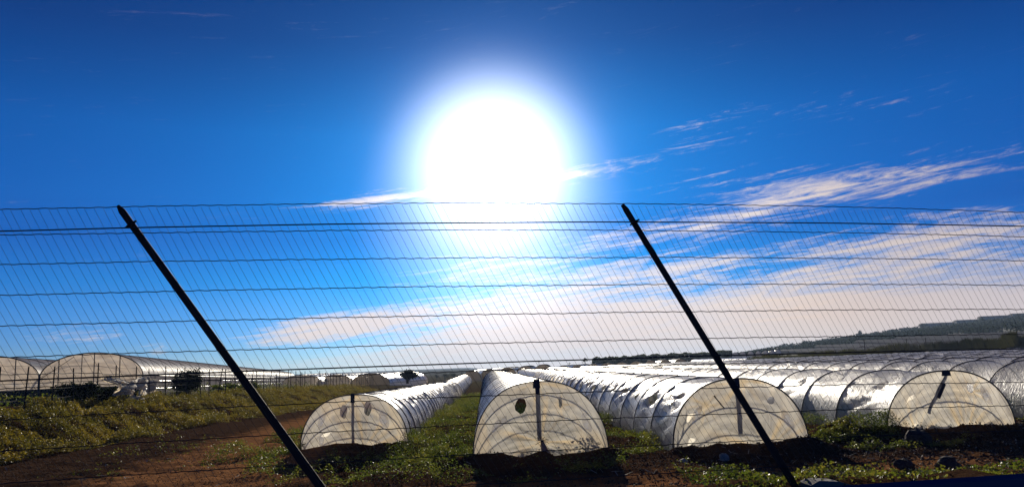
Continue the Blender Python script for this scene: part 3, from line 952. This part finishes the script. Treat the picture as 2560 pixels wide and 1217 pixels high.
# upright stay wires, leaning like the posts
ztop = lambda u: np.interp(u, [fp(0, 524)[0], fp(1280, 508)[0], fp(2560, 531)[0]], [fp(0, 524)[1], fp(1280, 508)[1], fp(2560, 531)[1]])
zb = 1.78
rest = ([], [])
for k in range(196):
    ut = -6.75+.0598*k+.004*math.sin(k*2.3)
    lean = .50-.015*ut
    zt = float(ztop(ut))
    n = 14; P = []
    for j in range(n+1):
        f = j/n; z = zt+(zb-zt)*f
        P.append(f3(ut+(zt-z)*lean*(.92+.16*f), z, .006))
    V, F = tube(P, .00105, 4)
    if k < 100:                    # the nearest hundred are parts of their own
        fpart("stay_wire", V, F, M['stay'])
    else:
        b = len(rest[0]); rest[0].extend(V); rest[1].extend([tuple(i+b for i in q) for q in F])
o = fpart("stay_wires", rest[0], rest[1], M['stay']); o['kind'] = 'stuff'
# posts: T-section steel, ragged top
def post(pt, pb, wd, extra):
    a, b = Vector(f3(*pt, .02)), Vector(f3(*pb, .02)); ax = (a-b).normalized(); b2 = b-ax*extra
    side = ax.cross(FN).normalized(); mb = MB()
    for (s0, s1, n0, n1) in ((-wd/2, wd/2, 0, .012), (-.008, .008, .012, .05)):
        Vv = []
        for pnt, kk in ((b2, 1.12), (a-ax*.05, .86), (a, .35)):
            for (s, nn) in ((s0, n0), (s1, n0), (s1, n1), (s0, n1)):
                Vv.append(pnt+side*s*kk+FN*nn)
        Fv = [(3, 2, 1, 0), (8, 9, 10, 11)]
        for q in (0, 4):
            Fv += [(q, q+1, q+5, q+4), (q+1, q+2, q+6, q+5), (q+2, q+3, q+7, q+6), (q+3, q, q+4, q+7)]
        mb.add([tuple(v-F_ROOT) for v in Vv], Fv)
    # clamp where the plain wire is strained
    c = a-ax*.17
    mb.tube([tuple(c-side*.045-F_ROOT-FN*.014), tuple(c-F_ROOT-FN*.016), tuple(c+side*.045-F_ROOT-FN*.014)], [.006, .014, .006], 6)
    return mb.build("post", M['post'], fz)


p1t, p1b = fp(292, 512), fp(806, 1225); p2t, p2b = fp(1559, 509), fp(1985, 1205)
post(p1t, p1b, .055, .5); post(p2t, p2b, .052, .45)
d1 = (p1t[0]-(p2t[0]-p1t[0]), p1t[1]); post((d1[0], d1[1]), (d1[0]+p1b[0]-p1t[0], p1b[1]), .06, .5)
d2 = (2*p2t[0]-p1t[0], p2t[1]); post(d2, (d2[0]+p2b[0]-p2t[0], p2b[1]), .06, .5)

# concrete footing of the right-hand post
q = Vector(f3(*fp(2050, 1205), -.03))
mb = MB(); V = [(-.17, -.09, -.3), (.30, -.09, -.3), (.30, .1, -.3), (-.17, .1, -.3), (-.14, -.08, .0), (.26, -.085, -.035), (.22, .08, -.03), (-.15, .09, .01), (-.06, -.07, .03), (.10, -.075, .015), (.09, .07, .02), (-.06, .07, .035)]
mb.add(V, [(3, 2, 1, 0), (0, 1, 5, 9, 8, 4), (1, 2, 6, 5), (2, 3, 7, 11, 10, 6), (3, 0, 4, 7), (4, 8, 11, 7), (8, 9, 10, 11), (9, 5, 6, 10)])
o = mb.build("concrete_footing", M['concrete']); o.location = q; o.rotation_euler = (0, 0, R(9.6))
tag(o, "low grey concrete block at the foot of the right-hand leaning post", "footing")

# blue rail between the road and the fence
gr = empty("guard_rail", (2.31, 3.6, 1.36), R(9.6)); tag(gr, "blue metal guard rail crossing the bottom right corner", "guard rail")
a = vp(2560, 1180, 3.6); ztopr = a[2]-1.36
prf = [(.0, 0), (.03, -.015), (.035, -.07), (-.02, -.12), (-.02, -.17), (.035, -.22), (.03, -.29), (0, -.31)]
V = []; F = []
for i, u in enumerate(np.linspace(-14, 9, 24)):
    for (o_, z_) in prf: V.append((u, -o_+.0, ztopr+z_))
for i in range(23):
    for j in range(7): F.append((i*8+j, i*8+j+1, (i+1)*8+j+1, (i+1)*8+j))
o = mesh_obj("beam", V, F, M['rail'], gr, False); md = o.modifiers.new("thickness", 'SOLIDIFY'); md.thickness = .006
for u in np.arange(-13, 9, 3.0):
    MB().box((u, .07, (ztopr-.06)/2-.1), (.08, .10, ztopr-.06+.2)).build("post", M['rail'], gr)

# ------------------------------------------------------------------ left: wire fence on the bank, sheet, bushes, greenhouse
lf = empty("bank_fence", (-22.7, 36, 1.4)); tag(lf, "thin dark post and wire fence along the top of the grassy bank", "fence")
LR = Vector(lf.location)
py = []; yy = 30.0
while yy < 215: py.append(yy); yy += 2.42 if yy < 120 else 3.2
tops = []
for y in py:
    x = fence_base(y)+.12*rng.normal(); z = float(hgt(x, y)); hgtp = 2.25+.12*rng.normal(); ln = .10*rng.normal()
    V, F = tube([tuple(Vector((x, y, z-.2))-LR), tuple(Vector((x+ln, y+ln*.5, z+hgtp))-LR)], .032 if y < 60 else .04, 5)
    mesh_obj("post", V, F, M['post'], lf); tops.append((x, y, z))
for hh in (.15, .6, 1.05, 1.5, 1.78, 2.15):
    P = []
    for i, (x, y, z) in enumerate(tops):
        P.append(Vector((x, y, z+hh))-LR)
        if i+1 < len(tops):
            b = tops[i+1]; P.append((Vector((x, y, z+hh))+Vector((b[0], b[1], b[2]+hh)))/2-LR-Vector((0, 0, .03)))
    V, F = tube(P, .007 if hh != 1.78 else .02, 4); mesh_obj("line_wire", V, F, M['wire'], lf)

# torn sheet hanging on the fence
n_u, n_v = 70, 26; V = []; F = []
for i in range(n_u+1):
    u = i/n_u; y = 42.8+11.2*u; x = fence_base(y)+.10; z0 = float(hgt(x, y))
    topz = z0+1.62+.10*math.sin(u*9)-.22*math.sin(PI*u*1.5)**2
    low = z0+.22+.40*abs(math.sin(u*5.2))*(.4+u)+.25*float(vnoise(u*18, 0.0, 3))
    if u < .3: low = topz-(topz-low)*max(.08, u/.3)
    for j in range(n_v+1):
        v = j/n_v; z = topz+(low-topz)*v
        V.append((x+1.0-1.5*u+.34*math.sin(v*4+u*26)*(.35+.65*v)+.10*float(vnoise(u*22, v*9, 4))+.05*math.sin(v*26+u*9), y+.10*math.sin(u*40)*v, z))
for i in range(n_u):
    for j in range(n_v):
        b = i*(n_v+1)+j
        u, v = i/n_u, j/n_v
        if ((u-.62)/.03)**2+((v-.66)/.16)**2 < 1 or ((u-.80)/.02)**2+((v-.75)/.13)**2 < 1: continue
        F.append((b, b+1, b+n_v+2, b+n_v+1))
tag(mesh_obj("torn_sheet", V, F, M['cloth'], None, True), "torn off-white plastic sheet hanging on the bank fence", "sheet")


def crown_points(c, rad, n, seed, lumps=9, squash=.8):
    g = np.random.default_rng(seed); P = []
    for k in range(lumps):
        d = g.normal(size=3); d /= np.linalg.norm(d); d[2] = d[2]*squash
        q = np.array(c)+d*np.array(rad)*(.72*g.random()**.6); rr = np.array(rad)*(.26+.34*g.random())
        p = g.normal(size=(n//lumps, 3)); p /= np.linalg.norm(p, axis=1)[:, None]
        P.append(q+p*rr*(.35+.75*g.random((len(p), 1)))+.06*np.array(rad)*g.normal(size=p.shape))
    return np.concatenate(P)


def plant(name, x, y, z, rad, ht, n, lsize, mat, seed, label, cat, group=None, trunk=True, lumps=10):
    r = empty(name, (x, y, z)); tag(r, label, cat, group)
    P = crown_points((0, 0, ht-rad[2]), rad, n, seed, lumps); P = P[P[:, 2] > .05]
    V, F = leaves(P, lsize, seed, .1, .7); mesh_obj("crown", V, F, mat, r)
    mb = MB(); b = max(.05, rad[0]*.10); g = np.random.default_rng(seed)
    mb.tube([(0, 0, -.2), (.1*b, .1*b, (ht-rad[2])*.5), (0, 0, ht-rad[2]*.8)], [b*1.3, b, b*.6], 7)
    for k in range(5):
        a = g.random()*2*PI; mb.tube([(0, 0, (ht-rad[2])*(.4+.1*k)), (rad[0]*.35*math.cos(a), rad[1]*.35*math.sin(a), (ht-rad[2])*.9+.2), (rad[0]*.6*math.cos(a), rad[1]*.6*math.sin(a), ht-rad[2]*.7)], [b*.6, b*.4, b*.15], 5)
    mb.build("trunk", M['bark'], r); return r


def on_line(px, off=-.9):           # spot just beyond the bank fence in the direction of column px
    k = (px-1280)/FPX
    y = (-22.7+off+.06*36)/(k+.06); x = fence_base(y)+off
    return x, y, float(hgt(x, y))


x, y, z = on_line(465); plant("shrub", x, y, z, (1.35, 1.35, 1.3), 2.55, 10000, .12, M['bush'], 3, "round dark bush right of the torn sheet", "bush", "bushes by the bank fence", True, 16)
x, y, z = on_line(192); plant("shrub", x, y, z, (1.15, 1.1, .7), 1.55, 6000, .11, M['bush'], 4, "low dark bush left of the torn sheet", "bush", "bushes by the bank fence")
x, y, z = on_line(262, -.6); plant("shrub", x, y, z, (1.1, 1.0, .55), 1.15, 5000, .11, M['bush'], 5, "low dark bush partly behind the torn sheet", "bush", "bushes by the bank fence")
for k, px in enumerate((545, 570, 600, 628)):
    x, y, z = on_line(px, -2.2); plant("shrub", x, y, z, (1.0, 1.0, .6), 1.1+.2*(k % 2), 2200, .14, M['weed'], 6+k, ["leftmost", "second", "third", "rightmost"][k]+" of four green shrubs behind the bank fence", "bush", "bushes by the bank fence")

# multi-span greenhouse
GAZ = R(10.7); GW = 8.6; GL = 165.0; EAVE = 2.45; RISE = 2.15
gh = empty("greenhouse", (-33.9, 73.0, 0.62), GAZ); gh.rotation_euler = (R(-.62), 0, GAZ)
tag(gh, "long multi-span arched greenhouse of grey-brown film on the left", "greenhouse")


def arc(u, w=GW, rise=RISE, eave=EAVE):   # u 0..1 across a bay
    th = PI*(1-u); return w/2*math.cos(th)*1.0, eave+rise*math.sin(th)**.95


for b in range(3):
    ox = -GW/2-b*GW
    V = []; F = []; nb = 41; sub = 4; m = 17
    for k in range(nb*sub+1):
        f = (k % sub)/sub; sg = .17*math.sin(PI*f)
        for j in range(m):
            a, z = arc(j/(m-1)); V.append((ox+a, k*GL/(nb*sub), z+(-sg if 0 < j < m-1 else 0)*(.35+math.sin(PI*j/(m-1)))))
    for k in range(nb*sub):
        for j in range(m-1): F.append((k*m+j, k*m+j+1, (k+1)*m+j+1, (k+1)*m+j))
    mesh_obj("roof", V, F, M['film_house'], gh, True)
    V = [(ox+arc(j/32)[0], 0, arc(j/32)[1]) for j in range(33)]
    # gable film down to above the ground, with a darker lower band of netting
    V2 = V+[(ox+GW/2, .0, 1.55), (ox-GW/2, .0, 1.55)]
    mesh_obj("gable", V2, [tuple(range(len(V2)))], M['film_gable'], gh)
    mb = MB(); mb.box((ox, .03, .72), (GW, .02, 1.66)); mb.build("end_net", mat_plain("net", (.05, .042, .036), .9) if b == 0 else bpy.data.materials["net"], gh)
    V, F = tube([(ox+arc(j/24)[0], -.03, arc(j/24)[1]+.01) for j in range(25)], .055, 6); mesh_obj("end_arch", V, F, M['pipe'], gh, True)
    mb = MB()
    for k in range(1, nb, 1):
        mb.tube([(ox+arc(j/16)[0]*1.0, k*GL/nb, arc(j/16)[1]+.02) for j in range(17)], .018, 4)
    mb.build("rib", M['pipe'], gh)
    for fx in (-.32, -.10, .02, .27):
        zt = EAVE+RISE*max(0, 1-(2*fx)**2)**.47
        MB().box((ox+fx*GW, -.05, zt/2), (.07 if fx != -.10 else .05, .06, zt)).build("gable_post", M['pipe'], gh)
    for zz in (1.55, 2.1, EAVE): MB().box((ox, -.06, zz), (GW, .05, .05)).build("girt", M['pipe'], gh)
    V, F = tube([(ox-GW/2+.1, -.05, EAVE), (ox-GW*.18, -.05, EAVE+RISE*.86)], .025, 5); mesh_obj("brace", V, F, M['pipe'], gh)
    MB().box((ox-GW/2, -.04, EAVE/2+.15), (.16, .16, EAVE+.5)).build("corner_post", M['pipe'], gh)
MB().box((0, -.04, EAVE/2), (.14, .14, EAVE+.2)).build("corner_post", M['pipe'], gh)
# side wall: film below the eave with roll-up bands
V = []; F = []
lev = [EAVE, 2.15, 1.75, 1.2, .6, -.6]; nn = 83
for k in range(nn):
    for i, z in enumerate(lev): V.append((.05*math.sin(k*1.7+i*2.1)*(i > 0)+.02, k*GL/(nn-1), z+.05*math.sin(k*.9+i)*(0 < i < 5)))
for k in range(nn-1):
    for i in range(5): F.append((k*6+i, k*6+i+1, (k+1)*6+i+1, (k+1)*6+i))
mesh_obj("side_wall", V, F, M['film_gable'], gh, True)
for zz in (EAVE, 1.95, 1.25): MB().tube([(.07, 0, zz), (.08, GL/2, zz), (.07, GL, zz)], .05 if zz == EAVE else .022, 6).build("side_rail", M['film_far'] if zz != EAVE else M['pipe'], gh)
for k in range(0, 42): MB().box((.09, k*GL/41, EAVE/2-.2), (.07, .07, EAVE+.4)).build("side_post", M['pipe'], gh)

# farther hoop houses beyond the end of the bank fence
def far_house(px, pyc, dist, w, wall, rise, L, az, mat, label, cat="greenhouse", group="far greenhouses", ribs=True):
    x, yy_, z = vp(px, pyc, dist); base = z-wall-rise
    r = empty("greenhouse", (x, dist, base), az); tag(r, label, cat, group)
    V = []; F = []; m = 15; nb = max(2, int(L/5)); prf = []
    for j in range(m):
        th = PI*(1-j/(m-1)); prf.append((w/2*math.cos(th), wall+rise*math.sin(th)))
    prf = [(-w/2, -1)]+prf+[(w/2, -1)]; m += 2
    for k in range(nb*2+1):
        sg = .05 if k % 2 else 0
        for (a, zz) in prf: V.append((a, k*L/(nb*2), zz-sg*(zz > wall+.1)))
    for k in range(nb*2):
        for j in range(m-1): F.append((k*m+j, k*m+j+1, (k+1)*m+j+1, (k+1)*m+j))
    mesh_obj("roof", V, F, mat[0], r, True)
    mesh_obj("gable", [(a, -.02, zz) for a, zz in prf], [tuple(range(m))], mat[1], r)
    mesh_obj("gable", [(a, L, zz) for a, zz in prf], [tuple(range(m-1, -1, -1))], mat[1], r)
    mb = MB()
    for k in range(0, nb+1): mb.tube([(a*1.003, k*L/nb-.03*(k == 0), zz+.02) for a, zz in prf[1:-1]], .05, 4)
    for q in (1, m//2, m-2): mb.tube([(prf[q][0]*1.003, -.03, prf[q][1]+.02), (prf[q][0]*1.003, L, prf[q][1]+.02)], .05, 4)
    mb.build("frame", M['pipe'], r)
    return r


far_house(755, 937, 170, 8.0, 1.6, 1.5, 30, R(2), (M['film_far'], M['film_gable']), "low grey hoop house with white roof right behind the long greenhouse")
far_house(838, 936, 178, 8.5, 1.6, 2.1, 26, R(-4), (M['film_far'], M['film_gable']), "grey-brown hoop house left of the ochre one")
far_house(925, 933, 175, 9.0, 1.8, 2.2, 26, R(-12), (M['film_far'], M['film_ochre']), "ochre hoop house with a white roof stretching right towards the round tree")

# trees in the middle distance
def tree(px, py_top, py_base, dist, wpx, seed, label, n=1400, group="trees on the horizon", lumps=11):
    x, _, zt = vp(px, py_top, dist); zb_ = vp(px, py_base, dist)[2]; ht = zt-zb_; rw = wpx/FPX*dist/2
    rz_ = min(ht*.46, rw*1.15)
    return plant("tree", x, dist, zb_, (rw, rw, rz_), ht, n, ht*.075, M['tree'], seed, label, "tree", group, True, lumps)


tree(1018, 919, 956, 165, 54, 11, "round dark tree right of the ochre hoop house", 5000)
for k, (px, pt, pb, wd, lb) in enumerate([
        (1092, 934, 948, 10, "slim tree at the left end of the small clump behind the smaller tunnel"), (1112, 932, 947, 22, "second tree of the small clump behind the smaller tunnel"),
        (1135, 928, 946, 24, "tallest tree of the small clump behind the smaller tunnel"), (1158, 927, 945, 20, "fourth tree of the small clump behind the smaller tunnel"),
        (1182, 931, 944, 18, "tree at the right end of the small clump behind the smaller tunnel"), (1247, 920, 937, 18, "round tree left of the pair on the skyline above the central tunnel"),
        (1268, 921, 936, 13, "left tree of the pair on the skyline above the central tunnel"), (1282, 919, 935, 12, "right tree of the pair on the skyline above the central tunnel"),
        (1462, 891, 908, 16, "pointed tree on the rise above the vented tunnel"), (1660, 883, 897, 24, "small round tree above the dark hedge")]):
    tree(px, pt, pb, 380, wd, 60+k, lb, 700, lumps=7)

# far block of tunnels seen end-on
for k in range(9):
    px = 1408+36.5*k; pt = 913-2.0*k
    far_house(px, pt, 300, 5.4, .3, 2.2, 60, R(-8), (M['film_far'], M['film_ochre']), ORD[k]+" hoop house from the left in the far end-on row", "greenhouse", "far end-on row of hoop houses")
for k in range(5):
    px = 1180+44*k; pt = 925-3.6*k
    far_house(px, pt, 230+4*k, 5.0, .2, 2.0, 50, R(-3), (M['film_far'], M['film_ochre']), ORD[k]+" hoop house from the left behind the central tunnel", "greenhouse", "hoop houses behind the central tunnel")
for k, px in enumerate((1838, 1856, 1876, 1896, 1914, 1930, 1944)):
    far_house(px, 880-1.2*k, 420, 3.7, .6, 2.6, 40, R(-16), (M['film_far'], M['film_far']), ORD[k]+" small white hoop house from the left below the hill", "greenhouse", "small white hoop houses below the hill")
far_house(1965, 889, 260, 6.0, .5, 2.0, 60, R(16), (M['film_far'], M['film_ochre']), "pale hoop house at the left end of the reed belt")

# dark hedge on the rise
g = np.random.default_rng(8); hb = []
for (pa, pb, ya, yb, D) in ((1480, 1830, 902, 884, 430),):
    n = 9000; u = g.random(n); px = pa+(pb-pa)*u; yb_ = ya+(yb-ya)*u
    for i in range(n):
        a = vp(px[i], yb_[i]+14-22*g.random()**.8*(1+.25*float(vnoise(u[i]*30, 0.0, 4))), D+10*g.random()); hb.append(a)
V, F = leaves(np.array(hb), .9, 8, 0, .8)
tag(mesh_obj("hedge", V, F, M['hedge']), "long dark clipped hedge on the rise behind the tunnels", "hedge")

# reed belt along the far side of the right-hand tunnels
g = np.random.default_rng(9); n = 90000; u = g.random(n)**.8
px = 1850+1500*u; yt = np.interp(px, [1850, 1994, 2162, 2350, 2560, 3400], [893, 882, 868, 852, 836, 790]); D = np.interp(px, [1850, 2560, 3400], [240, 205, 190])
dd = D+18*g.random(n); xx = (px-1280)/FPX*dd
zt = np.array([vp(px[i], yt[i], dd[i])[2] for i in range(n)]); zg = hgt(xx, dd)
H = np.maximum(.8, (zt-zg))*(1+.28*vnoise(px*.03, 0*px, 6)+.22*vnoise(px*.15, 0*px+1, 7))/1.05
P = np.stack([xx, dd, zg-.3], -1)
V, F = blades(P, H, .30, 9, .22)
tag(mesh_obj("reed_belt", V, F, M['reed']), "belt of tall dark reeds behind the right-hand tunnels", "reeds", None, 'stuff')

# ------------------------------------------------------------------ hills, far fields
ridge = ([1500, 1800, 1900, 2000, 2130, 2300, 2430, 2560, 2900, 3400, 4200], [903, 889, 873, 858, 840, 818, 803, 789, 778, 772, 772])
pxs = np.linspace(1500, 4200, 110); V = []; rows = [300, 340, 420, 520, 640, 780, 900, 1000, 1080, 1150, 1300, 1700]
for d in rows:
    f = np.clip((d-330)/(1150-330), 0, 1)
    for px in pxs:
        k = (px-1280)/FPX; yr = np.interp(px, *ridge); hr = vp(px, yr, 1150)[2]
        z0 = float(hgt(k*d, d))*max(0., 1-f)
        z = z0-.8+(hr-1.2)*f if d <= 1150 else hr-4-(d-1150)*.03
        V.append((k*d, d, z+(1.5*float(fbm(k*9, d*.004, 3, 5)) if 500 < d < 1150 else 0)))
m = len(pxs); ii = np.arange(len(V)).reshape(len(rows), m)
F = np.stack([ii[:-1, :-1], ii[:-1, 1:], ii[1:, 1:], ii[1:, :-1]], -1).reshape(-1, 4)
HV = np.array(V)
tag(mesh_obj("hill", HV, F, M['hill'], None, True), kind='structure')


def hill_z(px, d):
    a = HV.reshape(len(rows), m, 3)[:, :, 2]
    j = np.clip((px-1500)/(2700)*(m-1), 0, m-1.001); i = np.clip(np.interp(d, rows, range(len(rows))), 0, len(rows)-1.001)
    i0, j0 = int(i), int(j); fi, fj = i-i0, j-j0
    return (a[i0, j0]*(1-fi)+a[i0+1, j0]*fi)*(1-fj)+(a[i0, j0+1]*(1-fi)+a[i0+1, j0+1]*fi)*fj


g = np.random.default_rng(12); P = []
while len(P) < 36000:
    px = 1800+1500*g.random(); d = 600+580*g.random()
    q = float(fbm(np.array(px*.016), np.array(d*.02), 3, 77))
    if q > -.16+.10*(d < 700): 
        P.append(((px-1280)/FPX*d, d, hill_z(px, d)+(3.5+4*max(0, q))*g.random()))
V, F = leaves(np.array(P), 2.4, 12, .1, .8)
tag(mesh_obj("hillside_wood", V, F, M['hillwood']), "dark scrub and woods covering the hillside on the right", "wood", None, 'stuff')
for k, (px, wd, hp_) in enumerate([(1908, 14, 6), (1925, 16, 7), (1942, 12, 9), (2000, 22, 8), (2050, 26, 7), (2092, 16, 8), (2134, 14, 12), (2168, 20, 8), (2215, 26, 9), (2290, 20, 11), (2345, 14, 8), (2412, 24, 8), (2440, 18, 9), (2500, 22, 8), (2535, 26, 9)]):
    d = 1120; z = hill_z(px, d); rw = wd/FPX*d/2
    plant("tree", (px-1280)/FPX*d, d, z-1.5, (rw, rw, hp_*.42), hp_, 420, 1.3, M['hillwood'], 80+k, ORD[k]+" tree from the left along the hill's skyline", "tree", "trees along the hill's skyline", True, 6)


def farm(px, d, w, dp, h, label, seed):
    z = hill_z(px, d); x = (px-1280)/FPX*d
    r = empty("farm_building", (x, d, z-.8), R(-6)); tag(r, label, "building", "farm buildings on the hill")
    MB().box((0, 0, h/2), (w, dp, h)).build("wall", M['wall'], r)
    mb = MB(); mb.add([(-w/2-.4, -dp/2-.4, h+.02), (w/2+.4, -dp/2-.4, h+.02), (w/2+.4, dp/2+.4, h+.02), (-w/2-.4, dp/2+.4, h+.02), (-w/2, 0, h+dp*.13), (w/2, 0, h+dp*.13)],
                      [(3, 2, 1, 0), (0, 1, 5, 4), (2, 3, 4, 5), (1, 2, 5), (3, 0, 4)]); mb.build("roof", M['roof'], r)
    for k in range(max(2, int(w/7))):
        MB().box((-w/2+(k+.5)*w/max(2, int(w/7)), -dp/2-.03, h*.55), (1.4, .08, 1.6)).build("window", M['dark'], r)


farm(2330, 1130, 46, 12, 6, "longest flat farm building on the ridge", 1)
farm(2400, 1120, 30, 11, 6, "farm building just right of the longest one on the ridge", 2)
farm(2470, 1125, 40, 12, 7, "wide pale farm building near the right end of the ridge", 3)
farm(2545, 1130, 36, 12, 6, "farm building at the right end of the ridge", 4)
farm(2250, 1110, 18, 9, 5, "small farm building left of the longest one on the ridge", 5)
farm(1665, 700, 14, 8, 4, "low building beside the dark hedge on the rise", 6)
farm(1590, 690, 22, 9, 4, "long low building above the dark hedge on the rise", 7)


# pale plastic fields on the lower slope
def span_block(px, d, w, L, label, nsp=8):
    z = hill_z(px, d); x = (px-1280)/FPX*d
    V = []; F = []; m = nsp*6+1
    zf = hill_z(px, d+L)
    for k in range(2):
        for j in range(m):
            f = (j % 6)/6; V.append((w*(j/(m-1)-.5), k*L, 2.6+.9*math.sin(PI*f)+k*(zf-z)))
    for j in range(m-1): F.append((j, j+1, m+j+1, m+j))
    b = len(V); V += [(w*(j/(m-1)-.5), -.01, -1.5) for j in range(m)]
    for j in range(m-1): F.append((b+j, b+j+1, j+1, j))
    V += [(-w/2, L, -1.5+zf-z), (w/2, L, -1.5+zf-z)]
    F += [(b, 0, m, b+m), (b+m-1, b+m+1, 2*m-1, m-1)]
    o = mesh_obj("greenhouse", V, F, M['film_field']); o.location = (x, d, z-1.7); tag(o, label, "greenhouse", "white greenhouse blocks on the lower hillside")


for k, (px, d, w, L, ns, lb) in enumerate([
        (2110, 470, 46, 60, 8, "leftmost white greenhouse block above the reeds"), (2230, 480, 50, 70, 9, "second white greenhouse block above the reeds"),
        (2370, 470, 52, 80, 9, "third white greenhouse block above the reeds"), (2510, 460, 60, 80, 10, "fourth white greenhouse block above the reeds"), (2680, 450, 60, 80, 10, "fifth white greenhouse block above the reeds"),
        (2060, 800, 44, 50, 8, "uppermost white greenhouse block among the scrub"), (2000, 760, 36, 50, 6, "white greenhouse block at the left foot of the hill")]):
    span_block(px, d, w, L, lb, ns)

# thin utility poles on the horizon
def pole(px, pt, pb, D, label):
    a, b = vp(px, pt, D), vp(px, pb, D); r = empty("utility_pole", b); tag(r, label, "pole", "poles on the horizon")
    h = a[2]-b[2]; MB().tube([(0, 0, -1), (0, 0, h)], [.14, .09], 6).build("shaft", M['post'], r)
    MB().box((0, 0, h-.35), (1.3, .1, .1)).build("crossarm", M['post'], r)


pole(2268, 846, 870, 250, "left pole of the pair standing in the reeds"); pole(2316, 843, 868, 250, "right pole of the pair standing in the reeds")
pole(1348, 902, 922, 330, "thin pole on the skyline above the central tunnel"); pole(1424, 905, 918, 330, "short pole on the skyline left of the pointed tree")
pole(2545, 815, 850, 250, "pole near the right edge above the reeds"); pole(2163, 846, 880, 280, "pole above the left part of the reeds")

# ------------------------------------------------------------------ thin haze over the plain
hm = bpy.data.materials.new("haze"); hm.use_nodes = True; t = NT(hm.node_tree)
vol = t.n('ShaderNodeVolumePrincipled', {}, Color=(.46, .62, .86, 1), Density=.00012, Anisotropy=.35)
t.n('ShaderNodeOutputMaterial', {}, Volume=vol.outputs[0])
hz = MB().box((0, 2590, 14), (7100, 6040, 96)).build("haze", hm)
tag(hz, kind='stuff')
